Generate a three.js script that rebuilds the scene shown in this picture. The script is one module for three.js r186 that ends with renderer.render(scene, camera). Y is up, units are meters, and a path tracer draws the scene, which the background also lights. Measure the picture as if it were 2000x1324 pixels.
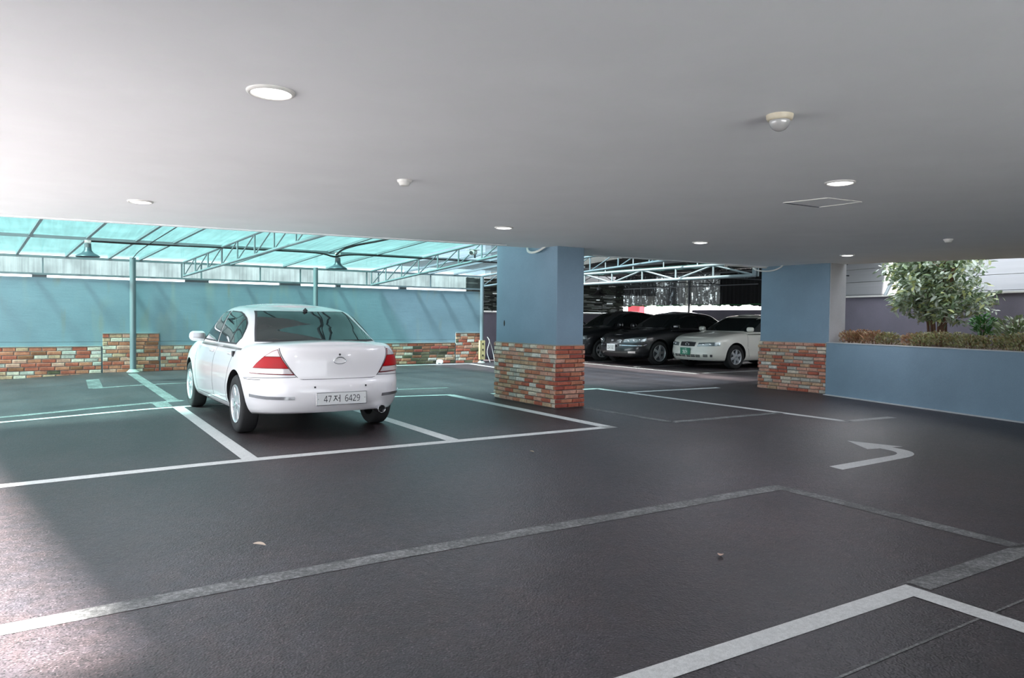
import * as THREE from 'three';
import { mergeGeometries, mergeVertices, toCreasedNormals } from 'three/addons/utils/BufferGeometryUtils.js';
import { RoundedBoxGeometry } from 'three/addons/geometries/RoundedBoxGeometry.js';
import { RectAreaLightUniformsLib } from 'three/addons/lights/RectAreaLightUniformsLib.js';
import { Brush, Evaluator, SUBTRACTION } from 'three-bvh-csg';

RectAreaLightUniformsLib.init();
const scene = new THREE.Scene();
const V3 = (x, y, z) => new THREE.Vector3(x, y, z);

// ---------------------------------------------------------------- camera
const camera = new THREE.PerspectiveCamera(2 * Math.atan(662 / 1440) * 180 / Math.PI, 2000 / 1324, 0.05, 300);
camera.position.set(0, 1.25, 0);
{
  const pitch = 0.0284, roll = 0.01124, yaw = 32.65 * Math.PI / 180;
  const turn = (v) => V3(v.x * Math.cos(yaw) - v.z * Math.sin(yaw), v.y, v.x * Math.sin(yaw) + v.z * Math.cos(yaw));
  const f = V3(0, -Math.sin(pitch), -Math.cos(pitch)), u = V3(0, Math.cos(pitch), -Math.sin(pitch)), r = V3(1, 0, 0);
  const u2 = u.clone().multiplyScalar(Math.cos(roll)).addScaledVector(r, -Math.sin(roll));
  camera.up.copy(turn(u2));
  camera.lookAt(camera.position.clone().add(turn(f)));
}

// ---------------------------------------------------------------- seeded random, noise
function rng(a) { return () => { a |= 0; a = a + 0x6D2B79F5 | 0; let t = Math.imul(a ^ a >>> 15, 1 | a); t = t + Math.imul(t ^ t >>> 7, 61 | t) ^ t; return ((t ^ t >>> 14) >>> 0) / 4294967296; }; }
const rand = rng(7);
const rr = (a, b) => a + (b - a) * rand();
const hash = (x, y, s) => { let h = Math.imul(x, 374761393) + Math.imul(y, 668265263) + Math.imul(s, 1274126177) | 0; h = Math.imul(h ^ h >>> 13, 1274126177); return ((h ^ h >>> 16) >>> 0) / 4294967296; };
function vnoise(x, y, wrapX, wrapY, seed) {
  const xi = Math.floor(x), yi = Math.floor(y), fx = x - xi, fy = y - yi;
  const sx = fx * fx * (3 - 2 * fx), sy = fy * fy * (3 - 2 * fy);
  const m = (a, n) => n ? ((a % n) + n) % n : a;
  const x0 = m(xi, wrapX), x1 = m(xi + 1, wrapX), y0 = m(yi, wrapY), y1 = m(yi + 1, wrapY);
  const a = hash(x0, y0, seed), b = hash(x1, y0, seed), c = hash(x0, y1, seed), d = hash(x1, y1, seed);
  return (a + (b - a) * sx) * (1 - sy) + (c + (d - c) * sx) * sy;
}
function fbm(u, v, fu, fv, oct, seed) {           // u, v in 0..1, tiles
  let s = 0, a = 0.5, t = 0;
  for (let i = 0; i < oct; i++) { s += a * vnoise(u * fu, v * fv, fu, fv, seed + i * 17); t += a; a *= 0.5; fu *= 2; fv *= 2; }
  return s / t;
}
const sm = (a, b, x) => { const t = Math.min(1, Math.max(0, (x - a) / (b - a))); return t * t * (3 - 2 * t); };
const mix = (a, b, t) => a + (b - a) * t;
function tex(w, h, fn, srgb = true) {
  const d = new Uint8Array(w * h * 4);
  for (let y = 0; y < h; y++) for (let x = 0; x < w; x++) {
    const c = fn((x + 0.5) / w, (y + 0.5) / h, x, y), k = (y * w + x) * 4;
    const q = typeof c === 'number' ? [c, c, c] : c;
    for (let i = 0; i < 3; i++) d[k + i] = Math.max(0, Math.min(255, q[i] * 255));
    d[k + 3] = 255;
  }
  const t = new THREE.DataTexture(d, w, h);
  t.wrapS = t.wrapT = THREE.RepeatWrapping; t.magFilter = THREE.LinearFilter; t.minFilter = THREE.LinearMipmapLinearFilter; t.generateMipmaps = true;
  if (srgb) t.colorSpace = THREE.SRGBColorSpace;
  t.needsUpdate = true; return t;
}

// ---------------------------------------------------------------- sky, sun, exposure
const skyTexture = tex(256, 128, (u, v) => {
  const up = Math.max(0, v - 0.5) * 2, c = fbm(u, v, 6, 5, 4, 3);
  const b = 0.80 + 0.10 * c + 0.04 * up;
  return [b * 0.95, b * 0.985, b * 1.02];
}, true);
skyTexture.mapping = THREE.EquirectangularReflectionMapping;
scene.background = skyTexture; scene.environment = skyTexture;
scene.backgroundIntensity = 3.7; scene.environmentIntensity = 3.7;

const sun = new THREE.DirectionalLight(0xfffbf6, 48);
sun.position.set(-10.75, 17.6, 2.3); sun.target.position.set(0, 0, 0);
sun.castShadow = true; sun.shadow.radius = 15; sun.shadow.mapSize.set(4096, 4096);
Object.assign(sun.shadow.camera, { left: -28, right: 28, top: 28, bottom: -28, near: 1, far: 80 });
scene.add(sun, sun.target);

const renderer = new THREE.WebGLRenderer({ antialias: true });
renderer.toneMapping = THREE.LinearToneMapping;
renderer.toneMappingExposure = 1.27;
renderer.shadowMap.enabled = true;

// ---------------------------------------------------------------- helpers: naming, geometry
const taken = {};
function numbered(name) { const n = taken[name] = (taken[name] ?? -1) + 1; return n ? name + '_' + String(n).padStart(3, '0') : name; }
function tag(o, label, category, group) { o.userData.label = label; if (category) o.userData.category = category; if (group) o.userData.group = group; return o; }
function group(name, label, category, pos = [0, 0, 0], turn = 0, grp) {
  const g = new THREE.Group(); g.name = numbered(name); g.position.set(...pos); g.rotation.y = turn; scene.add(g);
  return tag(g, label, category, grp);
}
function mesh(name, geo, mat, parent) {
  const m = new THREE.Mesh(geo, mat); m.name = parent ? name : numbered(name); m.castShadow = m.receiveShadow = true;
  (parent || scene).add(m); return m;
}
function struct(name, geo, mat, label, category) { const m = mesh(name, geo, mat); m.userData.kind = 'structure'; if (label) tag(m, label, category); return m; }
function part(name, parent) { const g = new THREE.Group(); g.name = name; parent.add(g); return g; }
const flat = (g) => { const o = g.index ? g.toNonIndexed() : g; for (const k of Object.keys(o.attributes)) if (!['position', 'normal', 'uv'].includes(k)) o.deleteAttribute(k); if (!o.attributes.uv) o.setAttribute('uv', new THREE.BufferAttribute(new Float32Array(o.attributes.position.count * 2), 2)); return o; };
const merge = (list) => mergeGeometries(list.map(flat));
function boxUV(geo, s = 1) {                        // uv in metres * s, by the way each face points
  const g = flat(geo), p = g.attributes.position, n = g.attributes.normal, uv = new Float32Array(p.count * 2);
  for (let i = 0; i < p.count; i++) {
    const ax = Math.abs(n.getX(i)), ay = Math.abs(n.getY(i)), az = Math.abs(n.getZ(i));
    let u, v;
    if (ay >= ax && ay >= az) { u = p.getX(i); v = p.getZ(i); } else if (ax >= az) { u = p.getZ(i); v = p.getY(i); } else { u = p.getX(i); v = p.getY(i); }
    uv[2 * i] = u * s; uv[2 * i + 1] = v * s;
  }
  g.setAttribute('uv', new THREE.BufferAttribute(uv, 2)); return g;
}
const box = (x0, x1, y0, y1, z0, z1) => new THREE.BoxGeometry(x1 - x0, y1 - y0, z1 - z0).translate((x0 + x1) / 2, (y0 + y1) / 2, (z0 + z1) / 2);
function bar(a, b, r, sides = 8) {                  // a round rod between two points
  const A = V3(...a), B = V3(...b), d = B.clone().sub(A), L = d.length();
  const g = new THREE.CylinderGeometry(r, r, L, sides);
  g.applyQuaternion(new THREE.Quaternion().setFromUnitVectors(V3(0, 1, 0), d.divideScalar(L)));
  return g.translate((A.x + B.x) / 2, (A.y + B.y) / 2, (A.z + B.z) / 2);
}
function sqbar(a, b, w, h) {                        // a square tube between two points, its sides upright
  const A = V3(...a), B = V3(...b), d = B.clone().sub(A), L = d.length();
  const g = new THREE.BoxGeometry(w, h, L);
  const m = new THREE.Matrix4().lookAt(B, A, Math.abs(d.y) > 0.95 * L ? V3(1, 0, 0) : V3(0, 1, 0));
  return g.applyMatrix4(m).translate((A.x + B.x) / 2, (A.y + B.y) / 2, (A.z + B.z) / 2);
}
const tube = (pts, r, seg = 40, sides = 6, closed = false) => new THREE.TubeGeometry(new THREE.CatmullRomCurve3(pts.map((p) => V3(...p)), closed), seg, r, sides, closed);
function prism(poly, y0, y1) {                      // poly in x, z
  const s = new THREE.Shape(poly.map(([x, z]) => new THREE.Vector2(x, -z)));
  return new THREE.ExtrudeGeometry(s, { depth: y1 - y0, bevelEnabled: false }).rotateX(-Math.PI / 2).translate(0, y0, 0);
}
function curve(pts) {                               // monotone cubic through [x, y] points
  const n = pts.length, d = [], m = [];
  for (let i = 0; i < n - 1; i++) d.push((pts[i + 1][1] - pts[i][1]) / (pts[i + 1][0] - pts[i][0]));
  for (let i = 0; i < n; i++) m.push(i === 0 ? d[0] : i === n - 1 ? d[n - 2] : d[i - 1] * d[i] <= 0 ? 0 : 2 * d[i - 1] * d[i] / (d[i - 1] + d[i]));
  return (x) => {
    if (x <= pts[0][0]) return pts[0][1]; if (x >= pts[n - 1][0]) return pts[n - 1][1];
    let i = 0; while (x > pts[i + 1][0]) i++;
    const h = pts[i + 1][0] - pts[i][0], t = (x - pts[i][0]) / h, t2 = t * t, t3 = t2 * t;
    return (2 * t3 - 3 * t2 + 1) * pts[i][1] + (t3 - 2 * t2 + t) * h * m[i] + (-2 * t3 + 3 * t2) * pts[i + 1][1] + (t3 - t2) * h * m[i + 1];
  };
}
function gridGeo(P, nu, nv, close = false) {        // P[j * nu + i] = Vector3, faces wound for rising u, v
  const pos = new Float32Array(P.length * 3), uv = new Float32Array(P.length * 2), idx = [];
  P.forEach((p, k) => { pos.set([p.x, p.y, p.z], 3 * k); uv.set([(k % nu) / (nu - 1), Math.floor(k / nu) / (nv - 1)], 2 * k); });
  for (let j = 0; j < nv - 1; j++) for (let i = 0; i < (close ? nu : nu - 1); i++) {
    const a = j * nu + i, b = j * nu + (i + 1) % nu, c = a + nu, d = b + nu;
    idx.push(a, b, d, a, d, c);
  }
  const g = new THREE.BufferGeometry();
  g.setAttribute('position', new THREE.BufferAttribute(pos, 3)); g.setAttribute('uv', new THREE.BufferAttribute(uv, 2)); g.setIndex(idx);
  g.computeVertexNormals(); return g;
}
const std = (o) => new THREE.MeshStandardMaterial(o);
const phys = (o) => new THREE.MeshPhysicalMaterial(o);
const C = (r, g, b) => new THREE.Color().setRGB(r, g, b);

// ---------------------------------------------------------------- surface textures (matter only)
const asphaltTex = tex(1024, 1024, (u, v, x, y) => {
  const grain = hash(x >> 1, y >> 1, 5), fine = hash(x, y, 9), mid = fbm(u, v, 90, 90, 2, 21), big = fbm(u, v, 5, 5, 4, 33);
  let b = 0.205 + 0.06 * (mid - 0.5) + 0.05 * (big - 0.5) + 0.10 * (fine - 0.5);
  if (grain > 0.92) b += 0.17 * (grain - 0.92) / 0.08; if (grain < 0.12) b -= 0.10;
  const warm = fbm(u, v, 40, 40, 2, 77) - 0.5;
  return [b * (1.09 + 0.10 * warm), b * 0.945, b * (1.0 - 0.07 * warm)];
});
const asphaltBump = tex(1024, 1024, (u, v, x, y) => 0.5 + 0.5 * (hash(x >> 1, y >> 1, 5) - 0.5) + 0.35 * (fbm(u, v, 120, 120, 2, 21) - 0.5), false);
const plasterBump = tex(512, 512, (u, v, x, y) => 0.3 + 0.4 * fbm(u, v, 60, 60, 3, 41) + 0.3 * hash(x, y, 43), false);
const ceilingTex = tex(512, 512, (u, v) => { const b = 0.945 + 0.03 * (fbm(u, v, 8, 8, 5, 51) - 0.5); return [b * 0.992, b * 0.997, b]; });
const bluePlaster = tex(512, 512, (u, v, x, y) => {
  const n = fbm(u, v, 5, 5, 5, 61) - 0.5, f = hash(x, y, 63) - 0.5;
  const b = 1 + 0.10 * n + 0.06 * f; return [0.485 * b, 0.575 * b, 0.64 * b];
});
const backWallTex = tex(2048, 512, (u, v, x, y) => {                 // painted plaster with damp streaks, 15 m x 2 m
  const n = fbm(u, v, 22, 5, 5, 71) - 0.5, f = hash(x, y, 73) - 0.5;
  const streak = sm(0.58, 0.9, fbm(u, v, 60, 2, 3, 75)) * (0.45 + 0.55 * v), rust = sm(0.66, 0.92, fbm(u, v, 110, 2, 3, 79)) * sm(0.1, 0.9, v);
  const b = 1 + 0.12 * n + 0.05 * f;
  let c = [0.495 * b, 0.585 * b, 0.625 * b];
  c = c.map((q, i) => mix(q, [0.58, 0.63, 0.60][i], 0.6 * streak)); c = c.map((q, i) => mix(q, [0.56, 0.54, 0.44][i], 0.45 * rust));
  const crack = Math.abs(v - 0.325 - 0.004 * (fbm(u, v, 60, 2, 3, 81) - 0.5)) < 0.0035 ? 0.80 : 1;
  return c.map((q) => q * crack);
});
const brickTex = tex(256, 256, (u, v, x, y) => {
  const n = fbm(u, v, 6, 6, 4, 91), f = hash(x, y, 93), lime = sm(0.58, 0.8, fbm(u, v, 9, 9, 4, 95));
  const b = 0.88 + 0.3 * (n - 0.5) + 0.14 * (f - 0.5);
  return [mix(b, 0.98, lime * 0.5), mix(b, 0.96, lime * 0.55), mix(b, 0.93, lime * 0.6)];
});
const brickBump = tex(256, 256, (u, v, x, y) => 0.6 * fbm(u, v, 14, 14, 4, 97) + 0.25 * hash(x, y, 99), false);
function paintTex(wear, seed, w = 512) {            // white road paint with the asphalt showing through worn spots
  return tex(w, w, (u, v, x, y) => {
    const n = fbm(u, v, 7, 7, 5, seed), s = fbm(u, v, 60, 60, 3, seed + 3), g = hash(x >> 1, y >> 1, seed + 5);
    const worn = Math.min(1, Math.max(0, wear + 0.55 * (n - 0.5) * wear + 0.55 * (s - 0.5) * (0.25 + wear) + 0.4 * (g - 0.5) * (0.3 + wear)));
    const p = 0.84 + 0.06 * (n - 0.5) + 0.05 * (hash(x, y, seed) - 0.5), a = 0.25 + 0.12 * (g - 0.5);
    return [mix(p, a, worn), mix(p, a, worn), mix(p * 0.995, a, worn)];
  });
}
const concreteTex = tex(512, 512, (u, v, x, y) => { const b = 0.74 + 0.08 * (fbm(u, v, 6, 6, 5, 111) - 0.5) + 0.05 * (hash(x, y, 113) - 0.5); return [b * 0.985, b, b * 1.01]; });
const greyRender = tex(512, 512, (u, v, x, y) => { const b = 1 + 0.16 * (fbm(u, v, 5, 5, 5, 121) - 0.5) + 0.06 * (hash(x, y, 123) - 0.5); return [0.475 * b, 0.455 * b, 0.505 * b]; });
function sheetTex(base, seed, dirt) {               // weathered plastic sheet with run marks
  return tex(512, 512, (u, v, x, y) => {
    const run = fbm(u, v, 70, 3, 3, seed) - 0.5, blot = fbm(u, v, 6, 6, 4, seed + 7) - 0.5, mesh_ = ((x + y) % 4 < 2 ? 0.02 : -0.02);
    const b = 1 + dirt * (0.55 * run + 0.7 * blot) + mesh_;
    return base.map((c) => c * b);
  });
}

// ---------------------------------------------------------------- materials
const M = {
  asphalt: std({ map: asphaltTex, bumpMap: asphaltBump, bumpScale: 0.004, roughness: 0.48, vertexColors: true }),
  concrete: std({ map: concreteTex, roughness: 0.9 }),
  yard: std({ map: concreteTex, color: C(0.55, 0.55, 0.56), roughness: 0.9 }),
  paving: std({ map: concreteTex, color: C(0.20, 0.20, 0.205), roughness: 0.9 }),
  ceiling: std({ map: ceilingTex, bumpMap: plasterBump, bumpScale: 0.0006, roughness: 0.85 }),
  blue: std({ map: bluePlaster, bumpMap: plasterBump, bumpScale: 0.002, roughness: 0.85 }),
  backWall: std({ map: backWallTex, bumpMap: plasterBump, bumpScale: 0.002, roughness: 0.85 }),
  grey: std({ map: greyRender, bumpMap: plasterBump, bumpScale: 0.002, roughness: 0.9 }),
  mortar: std({ color: C(0.30, 0.29, 0.27), bumpMap: plasterBump, bumpScale: 0.002, roughness: 0.95 }),
  lineNew: std({ map: paintTex(0.10, 131), roughness: 0.6 }),
  lineOld: std({ map: paintTex(0.38, 141), roughness: 0.65 }),
  lineFaint: std({ map: paintTex(0.74, 151), roughness: 0.65 }),
  lineGhost: std({ map: paintTex(0.86, 161), roughness: 0.65 }),
  steel: std({ color: C(0.17, 0.21, 0.225), roughness: 0.45, metalness: 0.1 }),
  darkSteel: std({ color: C(0.10, 0.11, 0.12), roughness: 0.5 }),
  black: std({ color: C(0.012, 0.012, 0.013), roughness: 0.55 }),
  whitePlastic: std({ color: C(0.72, 0.70, 0.66), roughness: 0.4 }),
  chrome: std({ color: C(0.82, 0.83, 0.85), metalness: 1, roughness: 0.12 }),
  rubber: std({ color: C(0.018, 0.018, 0.019), roughness: 0.8 }),
  alloy: std({ color: C(0.68, 0.69, 0.71), metalness: 0.75, roughness: 0.28 }),
  whitePaint: phys({ color: C(0.83, 0.81, 0.825), roughness: 0.32, clearcoat: 1, clearcoatRoughness: 0.04 }),
  pearlPaint: phys({ color: C(0.80, 0.78, 0.71), roughness: 0.35, clearcoat: 1, clearcoatRoughness: 0.06 }),
  blackPaint: phys({ color: C(0.008, 0.009, 0.011), roughness: 0.35, clearcoat: 1, clearcoatRoughness: 0.03 }),
  carGlass: phys({ color: C(0.012, 0.016, 0.017), roughness: 0.03, ior: 1.62 }),
  seam: std({ color: C(0.05, 0.05, 0.055), roughness: 0.7 }),
  redLens: phys({ color: C(0.40, 0.002, 0.006), roughness: 0.3, specularIntensity: 0.4, clearcoat: 0.15, clearcoatRoughness: 0.03 }),
  redTrim: phys({ color: C(0.15, 0.002, 0.006), roughness: 0.3, specularIntensity: 0.4, clearcoat: 0.15, clearcoatRoughness: 0.03 }),
  clearLens: phys({ color: C(0.78, 0.70, 0.70), roughness: 0.12, metalness: 0.3, clearcoat: 1, clearcoatRoughness: 0.03 }),
  headLens: phys({ color: C(0.30, 0.34, 0.35), roughness: 0.08, metalness: 0.5, clearcoat: 1, clearcoatRoughness: 0.02 }),
};

// ================================================================ THE SETTING
// floor: asphalt with a slight dip to the drive on the -x side
const fh = (x, z) => -0.10 * sm(1.8, -1.2, x) * mix(0.3, 1, sm(-5, -15, z));
{
  const x0 = -3, x1 = 24, z0 = -24, z1 = 4.4, nx = 226, nz = 251, P = [];
  for (let j = 0; j < nz; j++) for (let i = 0; i < nx; i++) { const x = mix(x0, x1, i / (nx - 1)), z = mix(z1, z0, j / (nz - 1)); P.push(V3(x, fh(x, z), z)); }
  const g = gridGeo(P, nx, nz), uv = new Float32Array(P.length * 2), col = new Float32Array(P.length * 3);
  P.forEach((p, k) => {
    uv[2 * k] = p.x / 3.1; uv[2 * k + 1] = p.z / 3.1;
    const n = fbm((p.x + 5) / 32, (p.z + 26) / 32, 16, 16, 5, 201) - 0.5, m = fbm((p.x + 5) / 32, (p.z + 26) / 32, 90, 90, 2, 207) - 0.5, w = fbm((p.x + 5) / 32, (p.z + 26) / 32, 22, 22, 3, 211) - 0.5;
    const b = 1 + 0.75 * n + 0.35 * m; col.set([b * (1 + 0.22 * w), b, b * (1 - 0.12 * w)], 3 * k);
  });
  g.setAttribute('uv', new THREE.BufferAttribute(uv, 2)); g.setAttribute('color', new THREE.BufferAttribute(col, 3));
  const floor = struct('floor', g, M.asphalt, 'dark grey worn asphalt floor of the car park', 'floor');

  const base = mesh('sub_base', box(x0, x1, -0.35, -0.12, z0, z1), M.asphalt, floor); base.geometry.setAttribute('color', new THREE.BufferAttribute(new Float32Array(base.geometry.attributes.position.count * 3).fill(1), 3));
  const ribbon = (ax, az, bx, bz, w, mat, name = 'painted_line', lift = 0.0018) => {
    const L = Math.hypot(bx - ax, bz - az), n = Math.max(2, Math.ceil(L / 0.2) + 1), ux = (bx - ax) / L, uz = (bz - az) / L, Q = [], U = [];
    for (let j = 0; j < n; j++) for (const s of [-0.5, 0.5]) {
      const d = L * j / (n - 1), x = ax + ux * d + uz * w * s, z = az + uz * d - ux * w * s;
      Q.push(V3(x, fh(x, z) + lift, z)); U.push(x / 0.9, z / 0.9);
    }
    const q = gridGeo(Q, 2, n); q.setAttribute('uv', new THREE.BufferAttribute(new Float32Array(U), 2));
    const nn = q.attributes.normal; if (nn.getY(0) < 0) { q.index.array.reverse(); q.computeVertexNormals(); }
    return mesh(name, q, mat, floor);
  };
  // bays in front of the brick wall
  ribbon(-2.6, -6.55, 5.62, -6.55, 0.135, M.lineNew);
  ribbon(1.535, -6.6, 1.565, -10.82, 0.135, M.lineNew);
  ribbon(3.535, -6.6, 3.575, -10.72, 0.145, M.lineNew);
  ribbon(5.54, -6.49, 5.56, -10.52, 0.155, M.lineNew);
  ribbon(-0.53, -6.6, -0.56, -10.66, 0.13, M.lineOld);
  ribbon(-0.6, -10.62, 1.6, -10.80, 0.11, M.lineNew); ribbon(1.6, -10.80, 3.9, -10.80, 0.11, M.lineNew); ribbon(3.9, -10.80, 5.6, -10.52, 0.11, M.lineNew);
  ribbon(-0.6, -11.15, 1.75, -11.55, 0.16, M.lineFaint); ribbon(1.42, -10.9, 1.42, -11.4, 0.2, M.lineFaint);
  // old ghosts near the wall
  ribbon(1.62, -17.2, 1.62, -11.6, 0.17, M.lineFaint); ribbon(0.75, -14.35, 3.9, -14.65, 0.13, M.lineFaint); ribbon(0.85, -16.3, 0.8, -14.4, 0.22, M.lineGhost);
  ribbon(4.2, -11.8, 6.1, -11.6, 0.13, M.lineFaint);
  // bays beyond the column
  ribbon(6.25, -10.35, 8.45, -10.28, 0.13, M.lineNew);
  ribbon(8.42, -10.32, 8.53, -5.45, 0.13, M.lineNew); ribbon(8.5, -5.5, 9.45, -5.44, 0.13, M.lineOld); ribbon(8.5, -9.53, 10.6, -9.43, 0.13, M.lineNew);
  ribbon(6.5, -6.5, 8.5, -6.45, 0.13, M.lineFaint); ribbon(6.5, -6.5, 6.45, -8.15, 0.13, M.lineGhost);
  ribbon(7.6, -17.5, 9.8, -17.42, 0.13, M.lineNew); ribbon(9.8, -17.42, 9.62, -15.5, 0.13, M.lineNew);
  ribbon(13.2, -12.2, 19, -12.2, 0.13, M.lineOld); ribbon(13.2, -14.65, 19, -14.65, 0.13, M.lineOld); ribbon(13.2, -16.9, 19, -16.9, 0.13, M.lineOld);
  ribbon(12.9, -12.1, 12.9, -18.4, 0.13, M.lineOld);
  // the aisle in front
  ribbon(-0.9, -3.55, 4.72, -3.55, 0.125, M.lineFaint); ribbon(4.68, -3.5, 4.62, -1.9, 0.125, M.lineGhost);
  ribbon(3.5, -1.87, 5.4, -1.87, 0.12, M.lineFaint);
  ribbon(0.6, -1.895, 3.47, -1.86, 0.105, M.lineNew); ribbon(3.41, -1.9, 3.36, 0.4, 0.115, M.lineNew, 'painted_line', 0.0026);
  ribbon(2.0, -1.525, 6.0, -1.525, 0.012, M.lineFaint);
  // turn arrow
  const s = new THREE.Shape();
  s.moveTo(5.70, 3.70); s.lineTo(6.72, 3.735); s.bezierCurveTo(7.0, 3.75, 7.17, 3.88, 7.155, 4.12); s.lineTo(7.30, 4.09); s.lineTo(7.14, 4.59); s.lineTo(6.84, 4.18); s.lineTo(7.0, 4.145); s.bezierCurveTo(7.0, 3.95, 6.88, 3.865, 6.70, 3.865); s.lineTo(5.73, 3.845); s.closePath();
  const a = new THREE.ExtrudeGeometry(s, { depth: 0.0015, bevelEnabled: false, curveSegments: 16 }).rotateX(-Math.PI / 2).translate(0, 0.0008, 0);
  tag(mesh('painted_arrow', boxUV(a, 1.1), M.lineNew, floor), 'white painted left-turn arrow on the asphalt');
}
struct('bounce_ground', boxUV(box(-30, -5.5, -0.5, -0.09, -30, 4.4), 0.5), M.yard, 'unseen pale yard across the drive, added to bounce sunlight onto the ceiling', 'bounce_ground');  // out of view; added as a sunlit reflector for the ceiling
struct('added_driveway', boxUV(box(-5.5, -2.2, -0.5, -0.10, -30, 4.4), 0.5), M.paving, 'unseen grey drive added beside the car park, toned to limit bounced light', 'added_driveway');  // out of view; added near strip, kept dark to even out the bounce

// ceiling slab of the building over the aisle
{
  const poly = [[-2.2, -9.65], [-0.34, -9.42], [5.39, -8.76], [6.02, -8.70], [6.02, -9.33], [7.29, -9.256], [9.07, -9.163], [11.4, -9.10], [11.75, -7.9], [12.28, -6.24], [12.63, -5.28], [13.4, -2], [13.7, 4.2], [-1.1, 4.2], [-1.2, -2.7]];
  const g = prism(poly, 2.25, 3.2);
  const c = struct('ceiling', boxUV(g, 0.35), M.ceiling, 'smooth off-white painted ceiling of the car park', 'ceiling');
  const drip = (a, b) => { const d = mesh('drip_bead', sqbar([a[0], 2.246, a[1]], [b[0], 2.246, b[1]], 0.02, 0.012), M.ceiling, c); };
  drip([-2.2, -9.45], [-0.34, -9.24]); drip([-0.34, -9.24], [5.39, -8.58]); drip([7.29, -9.07], [9.07, -8.98]); drip([9.07, -8.98], [11.3, -8.93]);
}
struct('shade_wall_upper', boxUV(prism([[-1.9, -9.5], [-0.34, -9.3], [5.39, -8.65], [7.2, -9.3], [11.6, -10.1], [12.1, -9.9], [11.95, -7.9], [12.63, -5.28], [13.7, 4.2], [-1.1, 4.2], [-1.2, -2.7]], 3.2, 10.6), 0.35), M.ceiling, 'unseen upper storeys added above the car park to shade the garden', 'wall');  // unseen block, its height and corner shaped to keep sun off the garden
struct('bounce_ground', boxUV(box(-30, 30, -0.5, -0.02, 4.4, 24), 0.5), M.concrete, 'unseen pale ground added behind the aisle to bounce sunlight onto the ceiling', 'bounce_ground');  // unseen sunlit ground, added to light the ceiling from below
struct('shade_wall_rear', boxUV(box(5.2, 14, -0.2, 2.25, 3.9, 4.15), 0.5), M.blue, 'unseen blue-grey wall added behind the aisle to block bounced light', 'wall');  // unseen; put in to hold back bounce from the ground behind
struct('shade_wall_left', boxUV(box(-1.45, -1.2, -0.2, 2.25, -2.7, 4.0), 0.5), M.blue, 'unseen blue-grey wall added beside the drive to cut the sun patch', 'wall');  // unseen; its front end placed to stop the sun patch on the floor

// ---------------------------------------------------------------- bricks
function brickShape(seed) {                          // chamfered, slightly uneven, unit box: x length, y height, z depth
  const r = rng(seed), c = 0.045, ch = 0.16, P = [];
  const j = () => (r() - 0.5) * 0.035;
  const front = [[-0.5 + c, -0.5 + ch], [0.5 - c, -0.5 + ch], [0.5 - c, 0.5 - ch], [-0.5 + c, 0.5 - ch]].map(([x, y]) => V3(x + j() * 0.6, y + 2 * j(), 0.5 + j()));
  const edge = [[-0.5, -0.5], [0.5, -0.5], [0.5, 0.5], [-0.5, 0.5]].map(([x, y]) => V3(x + j() * 0.5, y + j(), 0.28));
  const back = [[-0.5, -0.5], [0.5, -0.5], [0.5, 0.5], [-0.5, 0.5]].map(([x, y]) => V3(x, y, -0.5));
  const tri = (a, b, d) => P.push(a, b, d), quad = (a, b, d, e) => { tri(a, b, d); tri(a, d, e); };
  quad(...front);
  for (let i = 0; i < 4; i++) { const k = (i + 1) % 4; quad(edge[i], edge[k], front[k], front[i]); quad(back[i], back[k], edge[k], edge[i]); }
  quad(back[3], back[2], back[1], back[0]);
  const g = new THREE.BufferGeometry().setFromPoints(P); g.computeVertexNormals();
  const uv = new Float32Array(P.length * 2); P.forEach((p, i) => { uv[2 * i] = p.x * 0.9 + seed * 0.37; uv[2 * i + 1] = p.y * 0.3 + seed * 0.53; });
  g.setAttribute('uv', new THREE.BufferAttribute(uv, 2)); return g;
}
const brickShapes = [1, 2, 3, 4, 5, 6].map((k) => brickShape(k));
const tone = (r, g, b) => std({ map: brickTex, color: new THREE.Color(r / 255, g / 255, b / 255).convertSRGBToLinear(), bumpMap: brickBump, bumpScale: 0.004, roughness: 0.92 });
const T = { orange: tone(210, 138, 108), red: tone(196, 108, 86), deep: tone(176, 90, 76), pink: tone(226, 172, 150), tan: tone(214, 176, 144), cream: tone(238, 222, 202), pale: tone(246, 240, 230), grey: tone(206, 200, 188), brown: tone(160, 104, 76), moss: tone(112, 106, 80), darkmoss: tone(84, 80, 62) };
function pick(table) { let t = 0; for (const [, w] of table) t += w; let k = rand() * t; for (const [n, w] of table) { if ((k -= w) <= 0) return T[n]; } return T[table[0][0]]; }
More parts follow.
